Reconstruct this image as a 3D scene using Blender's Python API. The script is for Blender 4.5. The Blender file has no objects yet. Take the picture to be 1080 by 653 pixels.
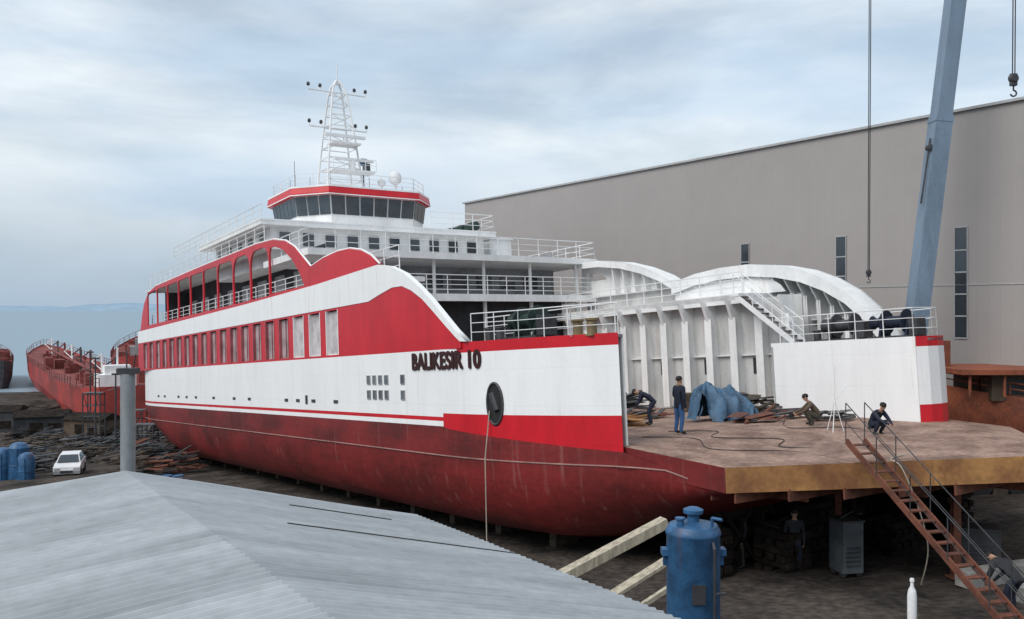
import bpy, bmesh, math, random
from mathutils import Vector, Matrix, noise
random.seed(4)
sc=bpy.context.scene
COL=sc.collection
# ---------------------------------------------------------------- materials
MATS={}
def nmat(name,col,rough=0.55,metal=0.0,var=0.18,vscale=1.2,stretch=(1,1,1),bump=0.0,bscale=8,dark=None,seams=None,seam_amt=0.12,fine=0.08,spec=0.4,streak=None):
    if name in MATS: return MATS[name]
    m=bpy.data.materials.new(name); m.use_nodes=True
    nt=m.node_tree; N=nt.nodes; L=nt.links
    b=N["Principled BSDF"]
    b.inputs["Roughness"].default_value=rough; b.inputs["Metallic"].default_value=metal
    b.inputs["Specular IOR Level"].default_value=spec
    tc=N.new("ShaderNodeTexCoord"); mp=N.new("ShaderNodeMapping")
    mp.inputs["Scale"].default_value=stretch
    L.new(tc.outputs["Object"],mp.inputs["Vector"])
    n1=N.new("ShaderNodeTexNoise"); n1.inputs["Scale"].default_value=vscale; n1.inputs["Detail"].default_value=7; n1.inputs["Roughness"].default_value=0.62
    L.new(mp.outputs["Vector"],n1.inputs["Vector"])
    r=N.new("ShaderNodeValToRGB")
    d=dark if dark else tuple(c*(1-2.2*var) if 1-2.2*var>0 else 0 for c in col)
    r.color_ramp.elements[0].position=0.36; r.color_ramp.elements[0].color=(*d,1)
    r.color_ramp.elements[1].position=0.60; r.color_ramp.elements[1].color=(*col,1)
    L.new(n1.outputs["Fac"],r.inputs["Fac"])
    last=r.outputs["Color"]
    n2=N.new("ShaderNodeTexNoise"); n2.inputs["Scale"].default_value=vscale*9; n2.inputs["Detail"].default_value=4
    L.new(tc.outputs["Object"],n2.inputs["Vector"])
    mr=N.new("ShaderNodeMapRange"); mr.inputs[1].default_value=0.3; mr.inputs[2].default_value=0.7
    mr.inputs[3].default_value=1-fine; mr.inputs[4].default_value=1+fine
    L.new(n2.outputs["Fac"],mr.inputs[0])
    mx=N.new("ShaderNodeMix"); mx.data_type='RGBA'; mx.blend_type='MULTIPLY'; mx.inputs[0].default_value=1
    L.new(last,mx.inputs[6]); L.new(mr.outputs[0],mx.inputs[7]); last=mx.outputs[2]
    if streak:
        m3=N.new("ShaderNodeMapping"); m3.inputs["Scale"].default_value=(2.6,2.6,.16); L.new(tc.outputs["Object"],m3.inputs["Vector"])
        n5=N.new("ShaderNodeTexNoise"); n5.inputs["Scale"].default_value=1.6; n5.inputs["Detail"].default_value=5; L.new(m3.outputs[0],n5.inputs["Vector"])
        r5=N.new("ShaderNodeMapRange"); r5.inputs[1].default_value=.60; r5.inputs[2].default_value=.78; r5.inputs[3].default_value=0; r5.inputs[4].default_value=streak[1]
        L.new(n5.outputs["Fac"],r5.inputs[0])
        m5=N.new("ShaderNodeMix"); m5.data_type='RGBA'; L.new(r5.outputs[0],m5.inputs[0]); L.new(last,m5.inputs[6]); m5.inputs[7].default_value=(*streak[0],1); last=m5.outputs[2]
    if seams:
        sp=N.new("ShaderNodeSeparateXYZ"); cb=N.new("ShaderNodeCombineXYZ")
        L.new(tc.outputs["Object"],sp.inputs[0])
        L.new(sp.outputs[0],cb.inputs[0]); L.new(sp.outputs[2],cb.inputs[1])
        bt=N.new("ShaderNodeTexBrick"); bt.inputs["Scale"].default_value=1
        bt.inputs["Brick Width"].default_value=seams[0]; bt.inputs["Row Height"].default_value=seams[1]
        bt.inputs["Mortar Size"].default_value=0.018; bt.inputs["Mortar Smooth"].default_value=0.6
        bt.inputs["Color1"].default_value=(1,1,1,1); bt.inputs["Color2"].default_value=(1-seam_amt*.5,)*3+(1,)
        bt.inputs["Mortar"].default_value=(1-seam_amt*1.6,)*3+(1,)
        L.new(cb.outputs[0],bt.inputs["Vector"])
        m2=N.new("ShaderNodeMix"); m2.data_type='RGBA'; m2.blend_type='MULTIPLY'; m2.inputs[0].default_value=1
        L.new(last,m2.inputs[6]); L.new(bt.outputs["Color"],m2.inputs[7]); last=m2.outputs[2]
    L.new(last,b.inputs["Base Color"])
    if bump>0:
        n3=N.new("ShaderNodeTexNoise"); n3.inputs["Scale"].default_value=bscale; n3.inputs["Detail"].default_value=5
        L.new(tc.outputs["Object"],n3.inputs["Vector"])
        bp=N.new("ShaderNodeBump"); bp.inputs["Strength"].default_value=bump; bp.inputs["Distance"].default_value=0.08
        L.new(n3.outputs["Fac"],bp.inputs["Height"]); L.new(bp.outputs[0],b.inputs["Normal"])
    MATS[name]=m; return m

WHITE=nmat("white_hull_paint",(.87,.87,.865),.42,var=.025,stretch=(1.2,1.2,.25),bump=.14,bscale=1.2,seams=(5.5,1.15),seam_amt=.035,fine=.02,streak=((.50,.36,.28),.26))
WHITE2=nmat("white_structure_paint",(.84,.84,.83),.5,var=.07,vscale=1.0,stretch=(1,1,.4),fine=.05,streak=((.50,.38,.30),.28))
RAILW=nmat("white_rail_paint",(.80,.80,.80),.5,var=.05)
RED=nmat("bright_red_paint",(.60,.013,.024),.36,var=.08,stretch=(1,1,.3),seams=(5.5,1.15),seam_amt=.06,fine=.04)
MAROON=nmat("dark_red_antifouling_paint",(.215,.021,.021),.5,var=.16,vscale=.6,stretch=(.5,.5,1.2),bump=.25,bscale=1.5,seams=(6,1.25),seam_amt=.14,dark=(.105,.015,.014),fine=.12,streak=((.40,.24,.22),.30))
RUSTDECK=nmat("rusty_steel_deck",(.33,.215,.165),.8,var=.3,vscale=.75,dark=(.15,.085,.062),bump=.3,bscale=5,fine=.3)
OCHRE=nmat("ochre_rusted_edge",(.38,.19,.065),.75,var=.3,vscale=.8,dark=(.20,.085,.035),fine=.15,streak=((.10,.04,.02),.6))
RUST=nmat("rusty_red_steel",(.17,.06,.036),.85,var=.3,vscale=2,dark=(.08,.032,.022),fine=.2)
DARK=nmat("near_black_and_interior_shade",(.035,.037,.042),.8,var=.2)  # ferry interior painted near black as its shade; also dark clothes and hut
GREYI=nmat("grey_paint_and_shade",(.32,.33,.34),.7,var=.15)  # plain grey; on the deck bulkhead the tone paints in its shadow
GLASS=nmat("dark_window_glass",(.03,.04,.05),.08,var=.1,spec=.9)
BGLASS=nmat("grey_bridge_glass",(.055,.068,.08),.1,var=.15,spec=1)
PANE=nmat("dusty_white_window_film",(.62,.58,.58),.45,var=.18,vscale=1.4)
PANEP=nmat("pink_reflection_window_film",(.46,.38,.39),.45,var=.22,vscale=1.2)  # reflection of the red surround painted into the farther panes
BLACK=nmat("black_lettering_paint",(.045,.010,.010),.5,var=.1)
GREENM=nmat("dark_green_machine_paint",(.022,.045,.036),.5,var=.2)
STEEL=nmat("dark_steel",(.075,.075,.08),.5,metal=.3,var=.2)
YEL=nmat("yellow_ochre_paint",(.30,.22,.12),.6,var=.2)
BLUE=nmat("blue_tank_paint",(.035,.12,.25),.45,var=.2,vscale=2.5,dark=(.022,.065,.14),fine=.12,streak=((.16,.09,.06),.5))
BLUED=nmat("blue_tarpaulin",(.065,.14,.23),.6,var=.25,vscale=2.2,bump=.3,bscale=9,dark=(.04,.075,.12))
ROOFM=nmat("weathered_fibre_cement",(.42,.44,.455),.7,var=.12,vscale=.7,stretch=(.35,1.6,1),dark=(.29,.305,.32),fine=.08,streak=((.22,.20,.18),.2))
CLAD=nmat("grey_metal_cladding",(.345,.318,.303),.6,var=.03,vscale=.1,fine=.02)
TRIM=nmat("pale_metal_trim",(.42,.42,.42),.5,var=.08)
CONC=nmat("concrete",(.32,.31,.29),.85,var=.15,vscale=1.5,bump=.2)
GROUND=nmat("yard_dirt",(.085,.070,.060),.95,var=.3,vscale=.5,dark=(.028,.025,.023),bump=.8,bscale=2.5,fine=.4,spec=.1)
BOOM=nmat("blue_grey_boom_paint",(.19,.26,.34),.45,var=.12,stretch=(1,1,.2))
WOOD=nmat("pale_timber",(.48,.42,.32),.8,var=.2,stretch=(4,4,.5),vscale=2)
WOODD=nmat("dark_oily_timber",(.10,.075,.055),.9,var=.3,vscale=2)
WOODB=nmat("near_black_timber_and_shade",(.03,.024,.02),.95,var=.3,vscale=2,spec=.1)  # near black paints in the shade under the platform; also dark yard timber
GALV=nmat("galvanised_steel",(.33,.35,.36),.5,metal=.3,var=.15,stretch=(2,2,.4))
ROPE=nmat("wire_rope",(.05,.045,.045),.7,var=.1)
ROPEL=nmat("pale_hemp_rope",(.45,.40,.32),.8,var=.1)
SKIN=nmat("skin",(.42,.25,.17),.6,var=.05)
RUBBER=nmat("black_rubber_and_recess_dark",(.02,.02,.022),.8,var=.1)
CARW=nmat("white_car_paint",(.75,.75,.75),.3,var=.04)
NAVY=nmat("navy_cloth",(.018,.024,.045),.9,var=.15)
JEAN=nmat("blue_denim",(.05,.13,.30),.9,var=.15)
BROWNC=nmat("brown_cloth",(.12,.085,.06),.9,var=.15)
OLIVE=nmat("olive_cloth",(.07,.065,.05),.9,var=.15)
SHOE=nmat("dark_leather",(.02,.017,.015),.6,var=.1)
HAIR=nmat("dark_hair",(.015,.012,.01),.7,var=.1)
SHIPRED=nmat("weathered_red_vessel_paint",(.44,.055,.045),.6,var=.25,vscale=.15,fine=.15,dark=(.20,.04,.035))
DECKRED=nmat("weathered_deck_red",(.25,.06,.05),.8,var=.25,vscale=.3)

# ---------------------------------------------------------------- mesh builder
class MB:
    def __init__(s): s.v=[]; s.f=[]; s.m=[]
    def add(s,vs,fs,mi=0):
        o=len(s.v); s.v+= [tuple(v) for v in vs]
        for f in fs: s.f.append([i+o for i in f]); s.m.append(mi)
    def box(s,x0,x1,y0,y1,z0,z1,mi=0):
        vs=[(x,y,z) for z in (z0,z1) for y in (y0,y1) for x in (x0,x1)]
        s.add(vs,[(0,2,3,1),(4,5,7,6),(0,1,5,4),(2,6,7,3),(0,4,6,2),(1,3,7,5)],mi)
    def beam(s,p,q,w,h,mi=0,up=(0,0,1)):
        p=Vector(p);q=Vector(q);d=(q-p).normalized();u=Vector(up)
        if abs(d.dot(u))>.98:u=Vector((0,1,0))
        a=d.cross(u).normalized();b=a.cross(d).normalized()
        vs=[]
        for c in (p,q):
            for i,j in ((-1,-1),(1,-1),(1,1),(-1,1)): vs.append(c+a*i*w/2+b*j*h/2)
        s.add(vs,[(0,1,2,3),(7,6,5,4),(0,4,5,1),(1,5,6,2),(2,6,7,3),(3,7,4,0)],mi)
    def tube(s,p,q,r,r2=None,n=6,mi=0):
        if r2 is None:r2=r
        p=Vector(p);q=Vector(q);d=(q-p)
        if d.length<1e-6:return
        d.normalize();u=Vector((0,0,1)) if abs(d.z)<.9 else Vector((1,0,0))
        a=d.cross(u).normalized();b=a.cross(d)
        vs=[];
        for c,rr in ((p,r),(q,r2)):
            for i in range(n):
                t=2*math.pi*i/n; vs.append(c+a*math.cos(t)*rr+b*math.sin(t)*rr)
        fs=[(i,(i+1)%n,n+(i+1)%n,n+i) for i in range(n)]+[tuple(range(n-1,-1,-1)),tuple(range(n,2*n))]
        s.add(vs,fs,mi)
    def path(s,pts,r,n=6,mi=0):
        for a,b in zip(pts[:-1],pts[1:]): s.tube(a,b,r,n=n,mi=mi)
    def lathe(s,prof,c=(0,0,0),n=20,mi=0,axis='z'):
        vs=[];c=Vector(c)
        for r,z in prof:
            for i in range(n):
                t=2*math.pi*i/n;x=r*math.cos(t);y=r*math.sin(t)
                if axis=='z':vs.append(c+Vector((x,y,z)))
                elif axis=='y':vs.append(c+Vector((x,z,y)))
                else:vs.append(c+Vector((z,x,y)))
        fs=[]
        for k in range(len(prof)-1):
            for i in range(n): fs.append((k*n+i,k*n+(i+1)%n,(k+1)*n+(i+1)%n,(k+1)*n+i))
        fs.append(tuple(range(n-1,-1,-1)));fs.append(tuple(range((len(prof)-1)*n,len(prof)*n)))
        s.add(vs,fs,mi)
    def prism(s,poly,a0,a1,axis='y',mi=0):
        n=len(poly)
        def P(p,a):
            return {'y':(p[0],a,p[1]),'z':(p[0],p[1],a),'x':(a,p[0],p[1])}[axis]
        vs=[P(p,a0) for p in poly]+[P(p,a1) for p in poly]
        fs=[tuple(range(n)),tuple(range(2*n-1,n-1,-1))]+[(i,(i+1)%n,n+(i+1)%n,n+i) for i in range(n)]
        s.add(vs,fs,mi)
    def rail(s,pts,h=1.0,step=1.4,r=.026,nr=3,mi=0,up=Vector((0,0,1))):
        for a,b in zip(pts[:-1],pts[1:]):
            a=Vector(a);b=Vector(b);L=(b-a).length;k=max(1,round(L/step))
            for i in range(k+1):
                p=a.lerp(b,i/k); s.tube(p,p+up*h,r,n=5,mi=mi)
            for j in range(1,nr+1): s.tube(a+up*h*j/nr,b+up*h*j/nr,r if j==nr else r*.7,n=5,mi=mi)
    def build(s,name,parent=None,mats=(),smooth=False,loc=None,label=None,cat=None,group=None,kind=None,mw=None):
        me=bpy.data.meshes.new(name); me.from_pydata(s.v,[],s.f)
        for m in mats: me.materials.append(m)
        me.polygons.foreach_set("material_index",s.m)
        bm=bmesh.new();bm.from_mesh(me);bmesh.ops.recalc_face_normals(bm,faces=bm.faces);bm.to_mesh(me);bm.free()
        me.update()
        if smooth:
            me.polygons.foreach_set("use_smooth",[True]*len(me.polygons))
            try: me.set_sharp_from_angle(angle=math.radians(35))
            except Exception: pass
        return reg(me,name,parent,loc,label,cat,group,kind,mw)
def reg(data,name,parent=None,loc=None,label=None,cat=None,group=None,kind=None,mw=None):
    o=bpy.data.objects.new(name,data);COL.objects.link(o)
    if parent: o.parent=parent
    if loc: o.location=loc
    if mw: o.matrix_world=mw
    if label:o["label"]=label
    if cat:o["category"]=cat
    if group:o["group"]=group
    if kind:o["kind"]=kind
    return o
def empty(name,label,cat,loc=(0,0,0),rotz=0,mw=None,group=None):
    o=reg(None,name,None,loc,label,cat,group)
    o.rotation_euler=(0,0,rotz)
    if mw:o.matrix_world=mw
    return o
def panel(name,outer,holes,y0,y1,mats,parent,label=None):
    cu=bpy.data.curves.new(name,'CURVE');cu.dimensions='2D';cu.fill_mode='BOTH';cu.extrude=(y1-y0)/2
    for P in [outer]+holes:
        sp=cu.splines.new('POLY');sp.points.add(len(P)-1)
        for i,p in enumerate(P): sp.points[i].co=(p[0],p[1],0,1)
        sp.use_cyclic_u=True
    ob=bpy.data.objects.new(name,cu);COL.objects.link(ob)
    bpy.context.view_layer.update()
    dg=bpy.context.evaluated_depsgraph_get()
    me=bpy.data.meshes.new_from_object(ob.evaluated_get(dg))
    bpy.data.objects.remove(ob);bpy.data.curves.remove(cu)
    ym=(y0+y1)/2
    for v in me.vertices: v.co=(v.co.x,ym-v.co.z,v.co.y)
    me.name=name;me.materials.clear()
    for m in mats: me.materials.append(m)
    return reg(me,name,parent,label=label)
def arc_hole(x0,x1,z0,z1,r=.35,n=5):
    P=[(x0,z0),(x1,z0)]
    for i in range(n+1):
        t=math.pi/2*i/n;P.append((x1-r+r*math.cos(t),z1-r+r*math.sin(t)))
    for i in range(n+1):
        t=math.pi/2+math.pi/2*i/n;P.append((x0+r+r*math.cos(t),z1-r+r*math.sin(t)))
    return P

# ---------------------------------------------------------------- site frame
EYE=16.0
A=Vector((-.5635,.823,-.0715)).normalized()
T=Vector((.825,.565,0)).normalized(); T=(T-A*T.dot(A)).normalized()
NU=A.cross(-T).normalized()
O=A*18+T*24.2+NU*(-2.5)+Vector((0,0,EYE))
SHIP=Matrix(((A.x,-T.x,NU.x,O.x),(A.y,-T.y,NU.y,O.y),(A.z,-T.z,NU.z,O.z),(0,0,0,1)))
def W(x,y,z): return SHIP@Vector((x,y,z))
def ground_z(X,Y):
    z=EYE-6.2+.0404*X-.059*Y
    shore=180+X*.12
    if Y<shore: return max(z,.55)
    return max(min(z,.55)-(Y-shore)*.08,-3.0)
def gbase(X,Y): return (X,Y,ground_z(X,Y))

# ---------------------------------------------------------------- FERRY
ferry=empty("ferry","large red and white car ferry under construction on a slipway","ferry",mw=SHIP)
def yh(x):
    if x<1.6: return 7.1-.05*(1.6-x)
    if x<9: return 8.7-1.6*((9-x)/7.4)**2
    if x>50: return 8.7-.5*((x-50)/6)**2
    return 8.7
def lin(x,pts):
    if x<=pts[0][0]:return pts[0][1]
    for (a,b),(c,d) in zip(pts[:-1],pts[1:]):
        if x<=c:return b+(d-b)*(x-a)/(c-a)
    return pts[-1][1]
def band(mb,x0,x1,zl,zh,mi,sg=1,sh=0,n=24):
    if not callable(zl):
        z_=zl; zl=lambda x,z_=z_:z_
    if not callable(zh):
        z2=zh; zh=lambda x,z2=z2:z2
    vs=[];fs=[]
    for i in range(n+1):
        x=x0+(x1-x0)*i/n;y=sg*yh(x+sh)
        vs+=[(x,y,zl(x+sh)),(x,y,zh(x+sh))]
    for i in range(n): fs.append((2*i,2*i+2,2*i+3,2*i+1))
    mb.add(vs,fs,mi)
zt=lambda x: lin(x,[(-2,-.95),(1.6,-.17),(8.9,.36),(9,.42)])
zk=lambda x: lin(x,[(-2,-1.15),(0,-2.0),(1.6,-2.6),(3.2,-3.0),(5,-3.2),(47,-3.2),(50,-2.6),(53,-1.6),(56,-.7)])
mb=MB()
xs=[-2,-1.5,-1,-.5,0,.5,1,1.6,2.2,2.8,3.5,4.2,5,6,7,8,9]+[10+i*2 for i in range(19)]+[47,48,49,50,51,52,53,54,55,55.8]
prof=[(0,0),(0,.22),(.06,.42),(.25,.6),(.6,.78),(1.2,.92),(2.3,.99),(None,1.0)]
rows=[]
for x in xs:
    yt=yh(x);a=zt(x);k=zk(x);row=[]
    for ins,f in prof:
        y=0 if ins is None else yt-ins
        row.append((x,y,a+(k-a)*f))
    full=row+[(p[0],-p[1],p[2]) for p in row[-2::-1]]
    rows.append(full)
nv=len(rows[0]);vs=[p for r in rows for p in r];fs=[]
for i in range(len(rows)-1):
    for j in range(nv-1): fs.append((i*nv+j,i*nv+j+1,(i+1)*nv+j+1,(i+1)*nv+j))
mb.add(vs,fs);mb.add(rows[-1],[tuple(range(nv))]);mb.add(rows[0],[tuple(range(nv))])
mb.build("lower_hull",ferry,[MAROON],smooth=True)
for sg,sh in ((1,0),(-1,1.8)):
    mb=MB()
    x9=9-sh
    band(mb,x9,55.8,.42,.60,0,sg,sh if sg>0 else 0,30)
    band(mb,x9,55.8,.60,.74,1,sg,0,30)
    band(mb,x9,55.8,.74,3.05,0,sg,0,30)
    x0=1.6 if sg>0 else .6
    band(mb,x0,x9,lambda x:zt(x),.87,1,sg,sh)
    top=3.25 if sg>0 else 2.85
    band(mb,x0,x9,.87,top-.35,0,sg,sh)
    band(mb,x0,8.0-sh if sg>0 else x9,top-.35,top,1,sg,sh)
    if sg>0: band(mb,8.0,9,top-.35,3.05,0,sg,sh)
    mb.build("hull_side",ferry,[WHITE,RED],smooth=True)
KN=nmat("pale_pink_strip",(.42,.25,.22),.6,var=.2)
for sg in (1,-1):
    mb=MB()
    mb.path([(x,sg*(yh(x)+.012),min(-.57,zt(x)-.04)) for x in [-.8,0,1,2,3,4,5,6,7,8,9]+list(range(12,56,3))+[55.6]],.022,n=5)
    mb.build("hull_knuckle_strip",ferry,[KN])
mb=MB()
ps=[(x,yh(x)-.01) for x in [1.6+.25*i for i in range(30)]]
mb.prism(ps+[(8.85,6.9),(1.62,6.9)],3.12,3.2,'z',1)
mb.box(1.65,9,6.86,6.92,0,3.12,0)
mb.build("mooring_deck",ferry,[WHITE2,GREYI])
mb=MB()
mb.box(-.2,6.0,-4.8,-4.86,-.3,2.85,0)
endp=[(-.2,-4.83),(-.42,-5.2),(-.5,-5.7),(-.38,-6.25),(-.05,-6.72),(.6,-7.09)]
for (a,b),(c,d) in zip(endp[:-1],endp[1:]):
    for z0,z1,mi in ((-.5,.5,2),(.5,2.5,0),(2.5,2.85,2)):
        mb.add([(a,b,z0),(c,d,z0),(c,d,z1),(a,b,z1)],[(0,1,2,3)],mi)
mb.prism([(.6+.3*i,-yh(2.4+.3*i)+.02) for i in range(19)]+[(6.1,-4.86),(-.18,-4.86)]+endp[1:5],2.7,2.78,'z',1)
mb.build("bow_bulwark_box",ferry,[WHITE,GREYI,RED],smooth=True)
mb=MB()
mb.box(2,55.6,-8.2,6.86,-.12,0,0)
top=[(2.0,7.0,0),(-2.1,7.0,-.35),(-6.5,.8,-.35),(-6.5,-.8,-.35),(-2.1,-7.0,-.35),(2.0,-7.0,0)]
bot=[(x,y,z-.64) for x,y,z in top]
mb.add(top+bot,[(0,5,4,3,2,1)],0)
mb.add(top+bot,[(6,7,8,9,10,11),(1,2,8,7),(2,3,9,8),(3,4,10,9)],1)
mb.add(top+bot,[(0,1,7,6),(4,5,11,10)],2)
mb.build("car_deck",ferry,[RUSTDECK,OCHRE,MAROON])
mb=MB()
for i in range(9):
    x=-5.4+i*.8; w=min(6.8,(x+6.5)/4.4*6.2+.8)
    mb.box(x-.03,x+.03,-w,w,-1.25,-.95)
for y in (-5,-2.5,0,2.5,5):
    mb.box(max(-6.2,-2.1-(7-abs(y))*.7+.5),1.5,y-.04,y+.04,-1.35,-.97)
mb.build("platform_girder",ferry,[RUST])
Y0,Y1=8.50,8.70
swo=[(7.3,3.26),(8.0,3.68),(8.8,4.26),(9.6,4.84),(10.5,5.42),(11.5,5.96),(12.6,6.34),(13.7,6.52)]
swi=[(14.6,5.15),(13.5,5.36),(12.5,5.52),(11.7,5.50),(11.0,5.28),(10.2,4.90),(9.4,4.38),(8.6,3.84),(7.95,3.42),(7.7,3.28)]
whiteb=[(55.8,5.15)]+swi+swo+[(20,6.33),(30,6.2),(55.8,6.05)]
panel("white_side_band",whiteb,[],Y0,Y1+.02,[WHITE],ferry)
redf=[(17.3,3.05),(17.3,5.15)]+swi+[(7.65,3.05)]
panel("red_side_panel",redf,[],Y0,Y1,[RED],ferry)
holes=[];pitch=1.95;WW=1.32
for i in range(19):
    x=17.65+i*pitch; holes.append([(x,3.14),(x+WW,3.14),(x+WW,5.06),(x,5.06)])
panel("window_band",[(17.3,3.05),(55.8,3.05),(55.8,5.15),(17.3,5.15)],holes,Y0,Y1,[RED],ferry)
TINT=nmat("red_tinted_frame",(.42,.12,.13),.5)
for i in range(19):
    x=17.65+i*pitch
    mb=MB();mb.box(x+.05,x+WW-.05,Y0+.02,Y0+.06,3.18,5.02,0)
    mb.box(x,x+.06,Y0+.02,Y1+.012,3.14,5.06,1);mb.box(x+WW-.06,x+WW,Y0+.02,Y1+.012,3.14,5.06,1)
    mb.box(x+.06,x+WW-.06,Y0+.0,Y1-.06,3.14,3.18,1)
    if i>2: mb.box(x+WW/2-.02,x+WW/2+.02,Y0+.06,Y0+.1,3.18,5.02,1)
    mb.build("window",ferry,[PANE if i<3 else PANEP,WHITE2 if i<3 else TINT])
arch=[(20.7,6.31),(20.7,7.2),(21.6,7.75),(22.6,8.35),(23.8,8.8),(25.4,9.08),(28,9.2),(40,9.16),(50,9.06),(52.2,8.8),(53.6,8.1),(54.4,7.2),(55,6.06),(30,6.21)]
hh=[[(21.35,6.42),(22.0,7.15),(22.9,7.85),(24.0,8.42),(25.2,8.74),(25.8,8.74),(25.95,8.5),(25.95,6.42)]]
for i in range(9):
    x=26.1+i*2.95; hh.append(arc_hole(x,x+2.8,6.36,8.9-.015*i,.8 if i<2 else (.5 if i==2 else .22)))
panel("upper_arch_side",arch,hh,8.60,8.69,[RED],ferry)
arch2=[(13.72,6.54),(14.4,6.95),(15.3,7.28),(16.4,7.48),(17.6,7.52),(19.2,7.42),(20.68,7.2),(20.68,6.33),(20,6.34)]
panel("fore_arch_side",arch2,[],8.45,8.69,[RED],ferry)
mb=MB()
mb.path([(x,8.6,z+.05) for x,z in arch[1:13]],.05,n=6)
mb.path([(x,8.6,z+.04) for x,z in arch2[:7]],.05,n=6)
mb.build("arch_edge_trim",ferry,[WHITE2],smooth=True)
mb=MB()
mb.box(21.5,54.5,-8.6,8.48,5.85,6.05)
mb.box(21.3,27.4,-8.8,8.5,7.88,8.2)
mb.box(27.4,54.0,-8.5,8.5,8.92,9.02)
mb.box(21.25,21.5,-8.7,8.34,5.75,6.12)
mb.build("upper_deck",ferry,[WHITE2])
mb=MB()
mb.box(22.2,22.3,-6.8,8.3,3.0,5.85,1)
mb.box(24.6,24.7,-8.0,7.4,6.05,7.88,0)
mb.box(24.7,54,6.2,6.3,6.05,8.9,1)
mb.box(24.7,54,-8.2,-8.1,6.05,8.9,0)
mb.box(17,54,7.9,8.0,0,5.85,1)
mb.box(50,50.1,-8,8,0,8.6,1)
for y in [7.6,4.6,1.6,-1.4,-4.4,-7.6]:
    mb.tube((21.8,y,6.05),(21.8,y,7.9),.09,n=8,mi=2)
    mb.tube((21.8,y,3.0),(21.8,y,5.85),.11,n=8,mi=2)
mb.build("deck_bulkhead",ferry,[GREYI,DARK,WHITE2])  # dark walls have the interior shade put into their colour
for i in range(9):
    y=6.4-i*1.6
    mb=MB();mb.box(24.55,24.59,y-.5,y+.5,6.75,7.5);mb.build("window",ferry,[GLASS])
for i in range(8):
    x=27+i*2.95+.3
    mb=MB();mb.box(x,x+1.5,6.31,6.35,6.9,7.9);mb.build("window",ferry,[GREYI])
# bridge house
mb=MB()
mb.box(28.2,38,-5.6,7.8,8.2,10.2,0)
mb.box(27.4,39,-6.0,8.6,10.2,10.42,0)
mb.box(27.38,39.02,-6.02,8.62,10.42,10.5,0)
mb.build("bridge_house",ferry,[WHITE2])
for i in range(10):
    y=7.0-i*1.3
    mb=MB();mb.box(28.13,28.19,y-.3,y+.3,9.25,9.95);mb.build("window",ferry,[GLASS])
for i in range(5):
    x=29.2+i*1.9
    mb=MB();mb.box(x,x+.6,7.81,7.86,9.3,9.95);mb.build("window",ferry,[GLASS])
# wheelhouse
cx,cy=35.2,0
ZB,ZW0,ZW1,ZR1=10.5,11.7,12.95,13.42
def octo(hx,hy,c): return [(-hx,-hy+c),(-hx,hy-c),(-hx+c,hy),(hx-c,hy),(hx,hy-c),(hx,-hy+c),(hx-c,-hy),(-hx+c,-hy)]
def ring(sc_,z): return [(cx+x*sc_,cy+y*sc_,z) for x,y in octo(3.5,4.45,1.6)]
mb=MB()
def loft(levels,mi):
    for (s0,z0),(s1,z1) in zip(levels[:-1],levels[1:]):
        a=ring(s0,z0);b=ring(s1,z1)
        mb.add(a+b,[(i,(i+1)%8,8+(i+1)%8,8+i) for i in range(8)],mi)
loft([(.96,ZB),(.96,ZW0)],0);loft([(.96,ZW0),(1.0,ZW1)],0)
loft([(1.0,ZW1),(1.07,ZW1+.02),(1.07,ZW1+.1),(1.055,ZR1),(1.0,ZR1+.06)],1)
mb.add(ring(1.0,ZR1+.06),[tuple(range(8))],0)
loft([(1.075,ZW1-.02),(1.075,ZW1+.04)],0);loft([(1.06,ZR1-.02),(1.06,ZR1+.08)],0)
mb.build("wheelhouse",ferry,[WHITE2,RED])
a0=ring(.963,ZW0+.08);b0=ring(1.0,ZW1-.06)
for f in range(8):
    p0,p1=Vector(a0[f]),Vector(a0[(f+1)%8]);q0,q1=Vector(b0[f]),Vector(b0[(f+1)%8])
    k=6 if (p1-p0).length>3.6 else (4 if (p1-p0).length>3 else 3)
    for i in range(k):
        u0=(i+.04)/k;u1=(i+.96)/k
        mb=MB();out=((p0+p1)/2-Vector((cx,cy,ZW0+.08)));out.z=0;out.normalize();out*=.04
        v=[p0.lerp(p1,u0)+out,p0.lerp(p1,u1)+out,q0.lerp(q1,u1)+out,q0.lerp(q1,u0)+out]
        mb.add(v,[(0,1,2,3)]);mb.build("bridge_window",ferry,[BGLASS])
def railing(pts,h,step,nr=3,label=None,r=.026):
    mb=MB();mb.rail(pts,h,step,nr=nr,r=r);mb.build("railing",ferry,[RAILW],label=label)
mb=MB()
mb.rail([(1.75,7.05,3.2),(3,7.7,3.2),(5,8.2,3.2),(7.3,8.5,3.25)],.92,1.0,r=.019)
mb.rail([(1.75,6.95,3.2),(8.8,6.95,3.2)],.92,1.2,r=.019)
mb.build("railing",ferry,[RAILW])
railing([(4,-7.9,2.8),(.4,-6.9,2.8),(-.2,-6.2,2.8),(-.1,-4.9,2.8),(5.6,-4.9,2.8)],1.05,1.1,r=.02)
railing([(21.4,8.3,6.1),(21.4,-8.6,6.1)],1.0,1.2,4)
railing([(25,8.4,8.2),(21.4,8.4,8.2),(21.4,-8.7,8.2),(28,-8.7,8.2)],.95,1.3,3)
railing([(27,8.55,9.2),(52,8.55,9.12)],.85,1.5)
railing([(46,8.4,10.4),(27.5,8.5,10.4)],.9,1.4)
railing([(27.5,-1.5,10.5),(27.5,-5.9,10.5),(38,-5.9,10.5)],1.0,1.4)
railing(ring(.98,ZR1+.06)+ring(.98,ZR1+.06)[:1],.85,1.1,3,r=.022)
railing([(22,8.25,6.1),(53,8.25,6.1)],1.0,1.45,4)
railing([(8.8,-6.5,5.1),(21.4,-6.5,5.1)],1.0,1.3)
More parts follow.
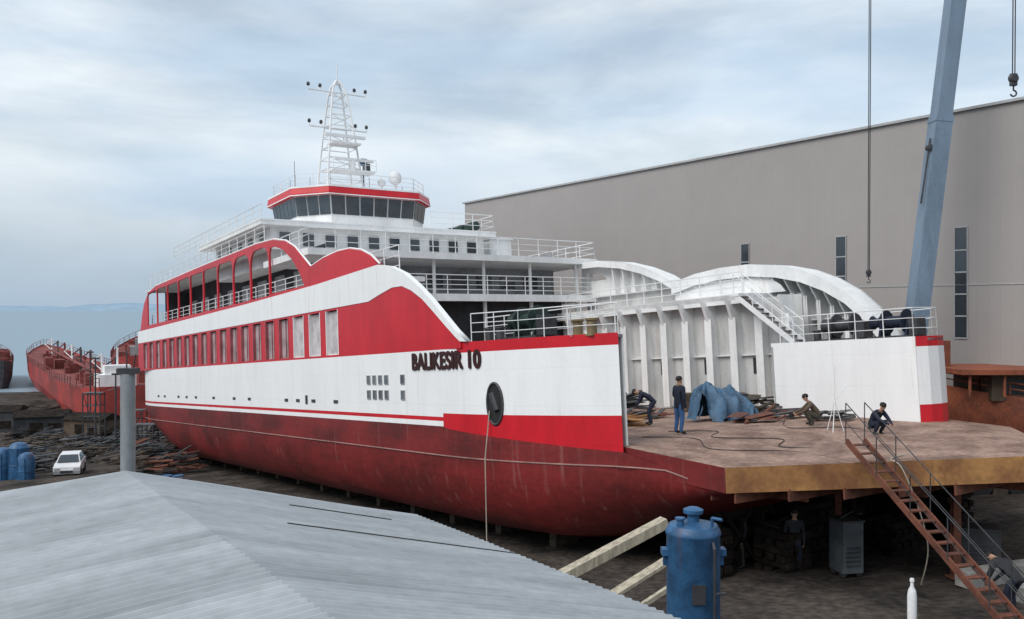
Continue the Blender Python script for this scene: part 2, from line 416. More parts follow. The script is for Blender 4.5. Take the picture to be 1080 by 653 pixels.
railing([(13.4,7.9,6.1),(21.3,7.9,6.1)],1.2,1.3)
mb=MB()
mb.box(13.2,21.5,6.9,8.48,5.85,6.05)
mb.box(8.2,22,-8.65,-6.3,4.88,5.1)
mb.box(8.2,22,-6.35,-6.3,4.7,5.12)
mb.build("side_catwalk",ferry,[WHITE2])
INW=nmat("shade_greyed_wall_paint",(.58,.58,.57),.6,var=.12,vscale=1,stretch=(1,1,.3),fine=.06,streak=((.45,.30,.22),.5))  # white wall greyed as shade behind the ribs; rust streaks are its own
mb=MB()
mb.box(6,30,-6.96,-6.9,0,4.88,1)
mb.box(5.9,6.0,-8.6,-4.8,0,2.7,0)
for i in range(13):
    x=6.4+i*1.45
    mb.box(x,x+.16,-6.9,-6.4,.1,4.88,0)
    mb.box(x-.12,x+.28,-6.4,-6.36,.1,4.1,0)
    mb.prism([(-6.4,3.9),(-6.4,4.88),(-6.02,4.88)],x,x+.16,'x',0)
for z in (2.4,): mb.box(6,25,-6.9,-6.75,z,z+.05,0)
mb.build("inner_side_wall",ferry,[WHITE2,INW])
for i in range(6):
    x=8.4+i*2.9
    mb=MB();mb.box(x,x+.34,-6.9,-6.87,1.6,2.3);mb.build("vent_opening",ferry,[DARK])
st=[(14.2,6.1),(12.6,6.4),(11,6.52),(9.3,6.5),(7.8,6.30),(6.5,5.97),(5.4,5.5),(4.4,4.9),(3.6,4.17),(3.0,3.4),(2.7,2.8)]
sts=sorted(st)
panel("bow_arch_plate",st+[(14.2,2.8)],[],-8.72,-8.66,[INW],ferry)
mb=MB()
for (a,b),(c,d) in zip(st[:-1],st[1:]):
    mb.add([(a,-8.75,b),(c,-8.75,d),(c,-7.5,d),(a,-7.5,b)],[(0,1,2,3)])
    mb.add([(a,-7.5,b),(c,-7.5,d),(c,-7.5,d-.55),(a,-7.5,b-.55)],[(0,1,2,3)])
for i in range(16):
    x=3.4+i*.66; z=lin(x,sts)
    mb.prism([(-8.66,2.8),(-8.66,z-.02),(-7.55,z-.02),(-7.6,z-.6),(-8.0,z-1.15),(-8.1,2.8)],x,x+.08,'x')
    mb.box(x-.06,x+.14,-8.1,-8.06,2.8,z-1.15)
for z in (3.8,5.0):
    mb.box(4.0+(z-3.6)*1.0,14,-8.66,-8.35,z,z+.05)
mb.build("bow_arch_frame",ferry,[WHITE2],smooth=False)
shp=[(x,lin(x,sts)-.5) for x in (14.1,12.6,11,9.6,8.4)]+[(7.7,5.45),(7.4,5.12),(14.1,5.12)]
panel("arch_closing_plate",shp,[],-7.72,-7.66,[WHITE2],ferry)
a1=[(22.2,8.0),(20,7.92),(18.2,7.64),(16.6,7.2),(15.2,6.65),(14.3,6.15),(13.9,6.0),(22.2,6.0)]
panel("fore_arch_side",a1,[[(21.7,6.9),(21.7,7.4),(20.9,7.35),(20.3,7.15),(20.0,6.9)]],-8.75,-8.35,[WHITE2],ferry)
mb=MB()
for (a,b),(c,d) in zip(a1[:6],a1[1:7]):
    mb.add([(a,-8.75,b+.01),(c,-8.75,d+.01),(c,-7.7,d+.01),(a,-7.7,b+.01)],[(0,1,2,3)])
    mb.add([(a,-7.7,b),(c,-7.7,d),(c,-7.7,d-.35),(a,-7.7,b-.35)],[(0,1,2,3)])
for x in (14.9,15.7,16.5,17.3,18.1,18.9): mb.prism([(-8.35,6.0),(-8.35,lin(x,sorted(a1[:7]))-.02),(-7.75,lin(x,sorted(a1[:7]))-.02),(-8.0,6.0)],x,x+.08,'x')
mb.build("fore_arch_frame",ferry,[WHITE2])
mb=MB();mb.box(9,22.2,-8.72,-8.66,5.1,6.1)
mb.build("side_screen",ferry,[INW])
# bow stairs
SX0,SX1=8.5,5.5
mb=MB()
for y in (-6.25,-5.6): mb.beam((SX0,y,5.05),(SX1,y,2.85),.05,.2,0)
for i in range(11):
    t=(i+.5)/11;x=SX0-(SX0-SX1)*t;z=5.05-2.2*t
    mb.box(x-.11,x+.11,-6.22,-5.63,z-.02,z+.02,1)
for y in (-6.25,-5.6):
    mb.rail([(SX0,y,5.05),(SX1,y,2.85)],.9,1.2,nr=2,r=.02)
mb.box(8.2,8.7,-6.3,-5.55,4.95,5.08,0)
mb.build("bow_stairway",ferry,[RAILW,STEEL])
def winch(x,y,z,mat):
    mb=MB()
    mb.box(x-.9,x+.9,y-.45,y+.45,z,z+.12,1)
    mb.lathe([(.45,-.5),(.45,-.45),(.22,-.44),(.22,.3),(.45,.31),(.45,.36)],(x,y,z+.62),16,0,'x')
    mb.lathe([(.3,.5),(.18,.62),(.18,.8),(.28,.9)],(x,y,z+.62),14,0,'x')
    for dx in (-.62,.42): mb.prism([(y-.35,z+.1),(y+.35,z+.1),(y+.12,z+.8),(y-.12,z+.8)],x+dx,x+dx+.08,'x',0)
    mb.box(x-1.0,x-.66,y-.3,y+.25,z+.12,z+.75,1)
    mb.build("mooring_winch",ferry,[mat,STEEL],smooth=True)
winch(5.2,7.6,3.2,GREENM);winch(3.4,-6.0,2.8,STEEL);winch(1.2,-5.9,2.8,NAVY)
def bollard(bx,by,bz_,m_):
    mb=MB()
    for d in (-.33,.33): mb.lathe([(.15,0),(.15,.4),(.2,.42),(.2,.48)],(bx+d,by,bz_+.04),12)
    mb.box(bx-.6,bx+.6,by-.25,by+.25,bz_,bz_+.06);mb.build("mooring_bollard",ferry,[m_],smooth=True)
bollard(2.9,7.25,3.2,YEL);bollard(5.0,-6.9,2.8,STEEL);bollard(7.4,7.5,3.2,STEEL)
def dent(name,x0,x1,z0,z1,mat,fr=None):
    mb=MB()
    mb.box(x0,x1,yh((x0+x1)/2)-.02,yh((x0+x1)/2)+.022,z0,z1,0)
    if fr:
        w=.03
        for b in ((x0-w,x1+w,z1,z1+w),(x0-w,x1+w,z0-w,z0),(x0-w,x0,z0,z1),(x1,x1+w,z0,z1)):
            mb.box(b[0],b[1],8.69,8.735,b[2],b[3],1)
    mb.build(name,ferry,[mat,GREYI])
GLG=nmat("grey_porthole_glass",(.16,.18,.20),.2,var=.2)
for r in range(2):
    for x in (14.8,14.28,13.76,13.24,11.9): dent("porthole",x-.125,x+.125,1.32+r*.58,1.62+r*.58,GLG,1)
for x in (49.5,47.7,44,42,39.8,36,32.1,29.5,24,22.5,20.6,18.1): dent("scupper_slot",x-.22,x+.22,1.08,1.22,STEEL)
dent("fairlead_slot",21.3,21.55,1.0,1.4,STEEL)
mb=MB()
n=28;xc,zc=6.1,1.22
vs=[(xc+.36*math.cos(2*math.pi*i/n),yh(xc+.36*math.cos(2*math.pi*i/n))+.012,zc+.66*math.sin(2*math.pi*i/n)) for i in range(n)]
mb.add(vs,[tuple(range(n))],0)  # flat black disc paints in the dark of the recess
mb.path(vs+vs[:1],.045,n=6,mi=1)
mb.tube((xc-.1,8.44,zc-.2),(xc+.1,8.5,zc+.35),.12,n=10,mi=1)
mb.build("hawse_opening",ferry,[RUBBER,STEEL])
mb=MB();mb.path([(6.3,8.55,1.0),(6.35,8.75,-.5),(6.38,8.8,-3.6)],.018,n=5)
mb.build("mooring_rope",ferry,[ROPEL])
cu=bpy.data.curves.new("t",'FONT');cu.body="BALIKESIR 10";cu.extrude=.02;cu.offset=.0;cu.size=1;cu.space_character=1.04;cu.space_word=.9
ob=bpy.data.objects.new("t",cu);COL.objects.link(ob);bpy.context.view_layer.update()
me=bpy.data.meshes.new_from_object(ob.evaluated_get(bpy.context.evaluated_depsgraph_get()))
bpy.data.objects.remove(ob)
xa=min(v.co.x for v in me.vertices);xb=max(v.co.x for v in me.vertices);za=min(v.co.y for v in me.vertices);zb=max(v.co.y for v in me.vertices)
mb=MB()
tv=[v.co.copy() for v in me.vertices];tf=[list(p.vertices) for p in me.polygons]
for k,(ox,oz) in enumerate(((0,0),(.04,0),(-.04,0),(.025,.025),(-.025,-.025),(0,.03),(0,-.03))):
    out=[]
    for c in tv:
        x=11.05-(c.x-xa)/(xb-xa)*4.35+ox; z=2.39+(c.y-za)/(zb-za)*.57+oz
        out.append((x,yh(x)+.015+k*.0015+(c.z+.02)*.6,z))
    mb.add(out,tf)
mb.build("ship_name_lettering",ferry,[BLACK])
# mast: rounded lattice frame
mb=MB()
bz,tz=ZR1+.06,21.4
def leg(sx,sy,z):
    f=max(0,(z-bz)/(tz-bz));w=1.0*(1-f)**.8+.30
    if f>.9: w*=1-.8*((f-.9)/.1)**2
    return Vector((cx+.8+sx*w*.7,.3+sy*w,z))
zs=[bz+(tz-bz)*i/16 for i in range(17)]
for sx in (-1,1):
    for sy in (-1,1): mb.path([leg(sx,sy,z) for z in zs],.07,n=6)
zz=[bz+.5+i*.72 for i in range(11)]
for i,z in enumerate(zz):
    c=[leg(-1,-1,z),leg(-1,1,z),leg(1,1,z),leg(1,-1,z)]
    for a,b in zip(c,c[1:]+c[:1]): mb.tube(a,b,.036,n=5)
    if i<10 and i%2==0:
        mb.tube(leg(-1,-1,z),leg(-1,1,zz[i+1]),.03,n=5);mb.tube(leg(1,1,z),leg(1,-1,zz[i+1]),.03,n=5)
xm=cx+.8
mb.tube((xm,.3,21.2),(xm,.3,22.5),.04,n=5)
for z,w in ((20.6,2.0),(18.2,2.0)):
    mb.tube((xm,.3-w,z),(xm,.3+w,z),.05,n=6)
    for s_ in (-1,-.6,.6,1):
        mb.tube((xm,.3+s_*w,z),(xm,.3+s_*w,z+.3),.035,n=5);mb.lathe([(.08,0),(.12,.08),(.09,.22)],(xm,.3+s_*w,z+.22),8,1)
mb.box(xm-1.3,xm-.3,-.7,1.3,16.95,17.05,0)
mb.box(xm-1.1,xm-.9,-1.1,1.7,17.4,17.58,0)
mb.tube((xm-1,.3,17.0),(xm-1,.3,17.4),.14,n=8)
mb.box(xm-1.5,xm-.3,-1.6,1.4,15.15,15.25,0)
mb.rail([(xm-1.5,-1.6,15.25),(xm-1.5,1.4,15.25)],.7,.8,nr=2,r=.025)
mb.box(xm-1.35,xm-1.15,-1.5,1.2,15.85,16.02,0);mb.tube((xm-1.25,-.1,15.25),(xm-1.25,-.1,15.85),.16,n=8)
mb.tube((xm-1,-1.2,15.2),(xm-1,-1.2,15.8),.2,n=10,mi=1)
mb.build("mast",ferry,[RAILW,STEEL])
def radome(y,zc_,R,pr):
    mb=MB();mb.tube((cx,y,ZR1),(cx,y,zc_-R*.9),pr,n=8)
    mb.lathe([(.25*R,-R),(.8*R,-.7*R),(R,0),(.86*R,.55*R),(.5*R,.88*R),(.05*R,R)],(cx,y,zc_),16);mb.build("radome",ferry,[RAILW],smooth=True)
radome(-3.3,15.1,.45,.1);radome(-2.3,14.7,.28,.06)
for y,h in ((3.6,2.2),(2.6,1.3),(-1.5,1.6),(-3.9,1.2),(3.9,1.0)):
    mb=MB();mb.tube((cx+.2,y,ZR1),(cx+.2,y,ZR1+h),.022,n=5);mb.lathe([(.05,0),(.05,.15),(.02,.2)],(cx+.2,y,ZR1),8);mb.build("whip_antenna",ferry,[GALV])
mb=MB();mb.tube((cx+.2,-1.1,ZR1),(cx+.2,-1.1,15.9),.05,n=6);mb.box(cx,cx+.4,-1.3,-.9,15.8,16.2);mb.build("signal_lamp",ferry,[BLUE])
for i in range(3):
    mb=MB();x=29+i*1.3;mb.lathe([(.05,-.55),(.28,-.5),(.3,-.02),(.32,0),(.3,.02),(.28,.5),(.05,.55)],(x,-5.3,11.0),12,0,'x');mb.box(x-.3,x+.3,-5.6,-5.0,10.5,10.72,1)
    mb.build("liferaft_canister",ferry,[GREENM,STEEL],smooth=True)
mb=MB();mb.box(29,33,-8.2,-6.6,8.2,10.3,0);mb.box(28.9,33.1,-8.3,-6.5,10.3,10.4,0);mb.build("funnel_casing",ferry,[WHITE2])

# ---------------------------------------------------------------- keel blocks
blk=None
for i in range(14):
    x=6.5+i*3.3;y=5.6
    p=W(x,y,-3.22)
    if blk is None:
        mb=MB()
        for k in range(3): mb.box(-.5,.5,-.18,.18,-.2*(k+1)+.01,-.2*k-.005)
        o=mb.build("keel_block",None,[WOODD],label="stacked dark timber keel block under the ferry hull",cat="keel block",group="keel blocks under the ferry");blk=o
    else:
        o=blk.copy();COL.objects.link(o)
    o.location=p;o.rotation_euler=(0,0,math.atan2(T.y,T.x))

# ---------------------------------------------------------------- ground, sea
def axis_pts(lo,hi,f0,f1,near,far):
    p=[];x=lo
    while x<hi:
        p.append(x); x+= near if f0<=x<=f1 else far
    p.append(hi);return p
gx=axis_pts(-420,420,-110,40,1.5,22);gy=axis_pts(-60,520,-2,190,1.6,22)
vs=[];fs=[]
for y in gy:
    for x in gx:
        z=ground_z(x,y)
        if z>-2.5: z+=noise.noise(Vector((x*.12,y*.12,0)))*.22+noise.noise(Vector((x*.6,y*.6,3)))*.09
        vs.append((x,y,z))
w=len(gx)
for j in range(len(gy)-1):
    for i in range(w-1): fs.append((j*w+i,j*w+i+1,(j+1)*w+i+1,(j+1)*w+i))
mb=MB();mb.add(vs,fs);mb.build("ground",None,[GROUND],smooth=True,kind="structure")
sea=bpy.data.materials.new("sea_water");sea.use_nodes=True
nt=sea.node_tree;b=nt.nodes["Principled BSDF"];b.inputs["Base Color"].default_value=(.225,.305,.36,1);b.inputs["Roughness"].default_value=.5;b.inputs["Specular IOR Level"].default_value=.25  # base colour lightened to stand in for haze over the water
tc=nt.nodes.new("ShaderNodeTexCoord");nn=nt.nodes.new("ShaderNodeTexNoise");nn.inputs["Scale"].default_value=.5;nn.inputs["Detail"].default_value=6
bp=nt.nodes.new("ShaderNodeBump");bp.inputs["Strength"].default_value=.5;bp.inputs["Distance"].default_value=.3
nt.links.new(tc.outputs["Object"],nn.inputs["Vector"]);nt.links.new(nn.outputs["Fac"],bp.inputs["Height"]);nt.links.new(bp.outputs[0],b.inputs["Normal"])
mb=MB();mb.add([(-15000,-3000,0),(15000,-3000,0),(15000,20000,0),(-15000,20000,0)],[(0,1,2,3)]);mb.build("sea",None,[sea],kind="structure")
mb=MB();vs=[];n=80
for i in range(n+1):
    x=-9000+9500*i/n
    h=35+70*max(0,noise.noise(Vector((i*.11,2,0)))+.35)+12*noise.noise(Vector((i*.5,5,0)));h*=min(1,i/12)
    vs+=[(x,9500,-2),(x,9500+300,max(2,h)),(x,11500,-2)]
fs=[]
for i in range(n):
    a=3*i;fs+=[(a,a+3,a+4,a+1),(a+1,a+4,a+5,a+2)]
mb.add(vs,fs);mb.build("hills",None,[nmat("haze_tinted_hills",(.27,.365,.45),1,var=.02,vscale=.001,spec=0)],smooth=True,kind="structure")  # distance haze is put into the hill colour

# ---------------------------------------------------------------- shed
ah=Vector((-.565,.825,0)).normalized();th=Vector((.825,.565,0)).normalized()
so=ah*22+th*40;so.z=8
SH=Matrix(((ah.x,-th.x,0,so.x),(ah.y,-th.y,0,so.y),(0,0,1,so.z),(0,0,0,1)))
shed=empty("shed","long grey metal-clad shipyard shed beside the slipway","shed",mw=SH)
mb=MB()
x0,x1=-45,43.5;zt_=17.0
n=int((x1-x0)/.5)
for i in range(n):
    a=x0+i*.5
    prof=[(a,0),(a+.40,0),(a+.42,.007),(a+.48,.007),(a+.5,0)]
    for p,q in zip(prof[:-1],prof[1:]):
        mb.add([(p[0],p[1],-6),(q[0],q[1],-6),(q[0],q[1],zt_),(p[0],p[1],zt_)],[(0,1,2,3)])
mb.box(x0,x1,-34,-.02,-6,zt_-.02)
mb.build("wall",shed,[CLAD])
mb=MB();mb.prism([(.15,zt_),(.15,zt_+.12),(-17,zt_+.5),(-34.2,zt_+.1),(-34.2,zt_)],x0-.2,x1+.2,'x');mb.build("roof",shed,[TRIM])
mb=MB();mb.box(x0,x1,.012,.03,9.1,9.15);mb.build("cladding_trim",shed,[TRIM])
for k in range(-4,3):
    xx=.25+k*6.3
    mb=MB();mb.box(xx-.3,xx+.3,.012,.03,6.7,11.75,0)
    for zz_ in (6.7,7.7,8.7,9.7,10.7,11.75): mb.box(xx-.32,xx+.32,.03,.05,zz_-.03,zz_+.03,1)
    for d in (-.32,.28): mb.box(xx+d,xx+d+.04,.03,.05,6.7,11.75,1)
    mb.build("window",shed,[GLASS,TRIM])

# ---------------------------------------------------------------- foreground corrugated roof building
hut=empty("workshop_building","low workshop with a weathered grey corrugated roof","building",loc=(0,0,0))
rb=Vector((-4.75,11.05,EYE-2.0))
hm=Matrix(((th.x,-ah.x,0,rb.x),(th.y,-ah.y,0,rb.y),(0,0,1,rb.z),(0,0,0,1)))
hut.matrix_world=hm
def corr(w,slope,y0,y1,name,pitch=.12):
    vs=[];fs=[];ny=int((y1-y0)/pitch*8);nx=10
    for j in range(ny+1):
        y=y0+(y1-y0)*j/ny
        sheet=math.floor(y/1.04)
        for i in range(nx+1):
            x=w*i/nx
            sag=.006*math.sin(x*1.7+y*.5)+.006*noise.noise(Vector((x*.8,y*.8,1)))
            ph=2*math.pi*(y-y0)/pitch
            z=-slope*abs(x)+.028*(math.sin(ph)+.18*math.sin(2*ph))+sag+.009*noise.noise(Vector((sheet*3.7,0,0)))
            vs.append((x,y,z))
    for j in range(ny):
        for i in range(nx):
            a=j*(nx+1)+i;fs.append((a,a+1,a+nx+2,a+nx+1))
    mb=MB();mb.add(vs,fs);mb.build(name,hut,[ROOFM],smooth=False)
corr(4.05,.262,0,11,"roof");corr(-7.5,.075,0,11,"roof")
mb=MB()
mb.prism([(-7.2,-.65),(0,-.1),(3.8,-1.12),(3.8,-8),(-7.2,-8)],.25,10.8,'y')
mb.build("wall",hut,[CONC])
for (y,xa_,xb_) in ((1.05,1.7,3.1),(2.6,1.1,4.03)):
    mb=MB()
    mb.beam((xa_,y,-.262*xa_+.03),(xb_,y,-.262*xb_+.03),.012,.012)
    mb.build("sheet_lap_gap",hut,[ROPE])

# ---------------------------------------------------------------- pole, tank, timbers
pl=empty("pipe_pole","thick grey steel pole with a lamp bracket behind the workshop","pole",loc=gbase(-5.97,14))
zl=EYE-1.0-pl.location.z
mb=MB();mb.tube((0,0,0),(0,0,zl),.11,n=16);mb.build("post",pl,[GALV],smooth=True)
mb=MB();mb.box(-.14,.15,-.1,.1,zl,zl+.09);mb.tube((-.02,0,zl),(-.02,0,zl+.38),.012,n=5);mb.tube((.08,0,zl+.05),(.12,0,zl+.3),.01,n=4)
mb.build("lamp_bracket",pl,[STEEL])
tk=empty("compressed_air_tank","tall blue painted steel pressure tank standing in the yard","tank",loc=gbase(3.42,17))
th_=EYE-4.0-tk.location.z
mb=MB();mb.lathe([(.48,.25),(.49,.35),(.50,.4),(.50,th_-.25),(.52,th_-.22),(.52,th_-.18),(.49,th_-.12),(.45,th_-.05),(.2,th_),(.02,th_+.02)],(0,0,0),32)
for k in range(4):
    a=k*math.pi/2+.5;mb.beam((.42*math.cos(a),.42*math.sin(a),0),(.42*math.cos(a),.42*math.sin(a),.5),.1,.06)
mb.build("tank_body",tk,[BLUE],smooth=True)
mb=MB();mb.tube((0,0,th_-.05),(0,0,th_+.2),.11,n=14);mb.lathe([(.17,.15),(.19,.17),(.19,.23),(.1,.27)],(0,0,th_),14);mb.path([(.3,-.25,th_-.1),(.3,-.25,th_+.12),(.45,-.4,th_+.12)],.03,n=8)
mb.lathe([(.07,0),(.07,.16),(.1,.17),(.1,.2)],(-.28,-.2,th_-.08),10)
mb.build("valve",tk,[BLUE],smooth=True)
mb=MB();mb.box(-.12,.12,-.55,-.48,th_-1.4,th_-1.05);mb.build("nameplate",tk,[STEEL])
for sx in (-1,1):
    mb=MB();mb.box(sx*.47,sx*.6,-.12,.12,th_-.62,th_-.5);mb.box(sx*.47,sx*.57,-.03,.03,th_-.82,th_-.62);mb.build("lifting_bracket",tk,[BLUE])
mb=MB();mb.path([(.28,-.42,th_-.3),(.28,-.56,th_-.4),(.28,-.56,th_-2.4),(.28,-.45,th_-2.5)],.028,n=8);mb.path([(.28,-.56,th_-1.2),(.5,-.5,th_-1.2)],.025,n=7);mb.build("pipe",tk,[STEEL],smooth=True)
def timber(p,q,w,h,lab):
    p=Vector(p);q=Vector(q);mb=MB();mb.beam((0,0,0),q-p,w,h);mb.build("timber_beam",None,[WOOD],loc=p,label=lab,cat="timber beam",group="timber beams leaning by the hull")
timber((1.1,20.2,EYE-6.0),(3.6,21.2,EYE-5.0),.3,.22,"pale heavy timber beam sloping up beside the hull")
timber((1.6,19.4,EYE-6.5),(3.8,20.4,EYE-5.5),.3,.07,"pale timber plank sloping up beside the hull")
timber((2.2,19.0,EYE-6.6),(3.5,19.6,EYE-6.0),.1,.1,"pale timber plank sloping up beside the hull")

# ---------------------------------------------------------------- access stairs
p0=Vector((8.65,22.7,EYE-3.3));p1=Vector((10.3,17.3,0));p1.z=ground_z(10.3,17.3)
stp=empty("access_stairway","rusty steel stairs leaning against the bow platform","stairway",loc=p1)
d=p0-p1;hd=Vector((d.x,d.y,0)).normalized();sd=Vector((hd.y,-hd.x,0))
for s_ in (-.26,.26):
    mb=MB();mb.beam(sd*s_,d+sd*s_,.045,.15);mb.build("stringer",stp,[RUST])
mb=MB();n=20
for i in range(n):
    c=d*((i+.5)/n);mb.beam(c-sd*.24,c+sd*.24,.18,.03)
mb.build("tread",stp,[RUST])
for s_ in (-.28,.28):
    mb=MB();mb.rail([sd*s_,d+sd*s_],.95,1.3,r=.014,nr=2);mb.build("handrail",stp,[STEEL])

# ---------------------------------------------------------------- under-deck props
def post(X,Y,top,mat,label):
    g=ground_z(X,Y);mb=MB();h=top-g
    mb.box(-.1,.1,-.1,-.085,0,h);mb.box(-.1,.1,.085,.1,0,h);mb.box(-.01,.01,-.085,.085,0,h);mb.box(-.2,.2,-.2,.2,0,.03);mb.box(-.16,.16,-.16,.16,h-.03,h)
    mb.build("support_post",None,[mat],loc=(X,Y,g),label=label,cat="support post",group="steel props under the bow platform")
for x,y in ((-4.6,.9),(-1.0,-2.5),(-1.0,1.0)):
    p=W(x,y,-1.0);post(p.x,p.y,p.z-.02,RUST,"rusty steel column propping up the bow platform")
gb=gbase(8.35,18.8);mb=MB();mb.lathe([(.09,0),(.095,.05),(.095,1.0),(.075,1.12),(.035,1.2),(.035,1.3),(.05,1.3),(.04,1.36)],(0,0,0),14)
mb.build("gas_cylinder",None,[RAILW],smooth=True,loc=gb,label="white gas cylinder standing upright on the ground",cat="gas cylinder")
def machine(X,Y,w,d,h,mat,nm,lab,cat,rot=0):
    mb=MB();mb.box(-w/2,w/2,-d/2,d/2,.12,h);mb.box(-w/2-.03,w/2+.03,-d/2-.03,d/2+.03,h,h+.05,1)
    for i in range(5): mb.box(-w*.35,w*.35,-d/2-.02,-d/2,.3+i*.12,.36+i*.12,1)
    for sx in (-1,1):
        for sy in (-1,1): mb.tube((sx*w*.38,sy*d*.3-.05,.1),(sx*w*.38,sy*d*.3+.05,.1),.1,n=10,mi=1)
    mb.tube((-w*.3,0,h+.05),(w*.3,0,h+.22),.02,mi=1)
    o=mb.build(nm,None,[mat,STEEL],loc=gbase(X,Y),label=lab,cat=cat);o.rotation_euler=(0,0,rot)
machine(9.2,24.8,.6,.7,1.5,nmat("shade_darkened_cabinet_paint",(.10,.11,.12),.6),"welding_machine","grey wheeled welding machine under the bow platform","welding machine",.2)  # cabinet grey darkened to carry the shade under the platform
machine(7.9,26.2,1.1,.8,1.2,STEEL,"generator","added dark wheeled generator deepening the shade under the platform","generator",.5)  # this and the next machine are added to darken the space
machine(12.6,24.6,1.2,.8,1.2,STEEL,"welding_machine","added dark welding machine deepening the shade under the platform","welding machine",-.3)
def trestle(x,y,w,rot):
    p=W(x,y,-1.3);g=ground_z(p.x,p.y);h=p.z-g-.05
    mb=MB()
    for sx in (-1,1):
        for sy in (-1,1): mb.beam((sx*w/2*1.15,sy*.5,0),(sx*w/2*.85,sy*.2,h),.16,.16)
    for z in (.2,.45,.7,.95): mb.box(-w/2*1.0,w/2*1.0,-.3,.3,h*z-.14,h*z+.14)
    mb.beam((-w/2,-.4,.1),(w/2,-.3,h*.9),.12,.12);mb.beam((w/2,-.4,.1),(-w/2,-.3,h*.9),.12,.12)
    o=mb.build("trestle",None,[WOODB],loc=(p.x,p.y,g),label="added near-black trestle deepening the shade under the bow platform",cat="trestle",group="added trestles deepening the platform shade");o.rotation_euler=(0,0,math.atan2(T.y,T.x)+rot)  # trestles are added so the space under the platform looks darker
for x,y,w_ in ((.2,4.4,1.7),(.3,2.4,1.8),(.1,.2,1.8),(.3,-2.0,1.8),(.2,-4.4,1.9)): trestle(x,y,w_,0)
def stack(x,y,n,ln,lab,mat):
    p=W(x,y,0);mb=MB();random.seed(int(abs(x*10+y*7)))
    for i in range(n):
        for k in range(3):
            o_=(k-1)*.38+random.uniform(-.04,.04)
            if i%2: mb.box(o_-.13,o_+.13,-ln/2,ln/2,i*.2,i*.2+.18)
            else: mb.box(-ln/2,ln/2,o_-.13,o_+.13,i*.2,i*.2+.18)
    o=mb.build("shade_timber_stack",None,[mat],loc=gbase(p.x,p.y),label=lab,cat="timber stack",group="added sleepers deepening the shade under the hull");o.rotation_euler=(0,0,.6)  # stacks are added, near black, to deepen the shade below the bow
SL="added stack of near-black sleepers deepening shade under the bow"
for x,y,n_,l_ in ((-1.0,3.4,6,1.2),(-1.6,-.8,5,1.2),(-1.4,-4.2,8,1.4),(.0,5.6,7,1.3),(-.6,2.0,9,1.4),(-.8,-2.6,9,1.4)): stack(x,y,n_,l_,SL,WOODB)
for (X,Y,ln,an) in ((11.5,23.0,7.2,.4),(12.0,21.3,6.5,.36)):
    mb=MB();mb.beam((0,0,0),(ln*math.cos(an),ln*math.sin(an),0),.45,.4);mb.build("concrete_sill",None,[CONC],loc=(X,Y,ground_z(X,Y)+.2),label="low concrete sill on the slipway under the platform",cat="concrete sill",group="concrete sills on the slipway")

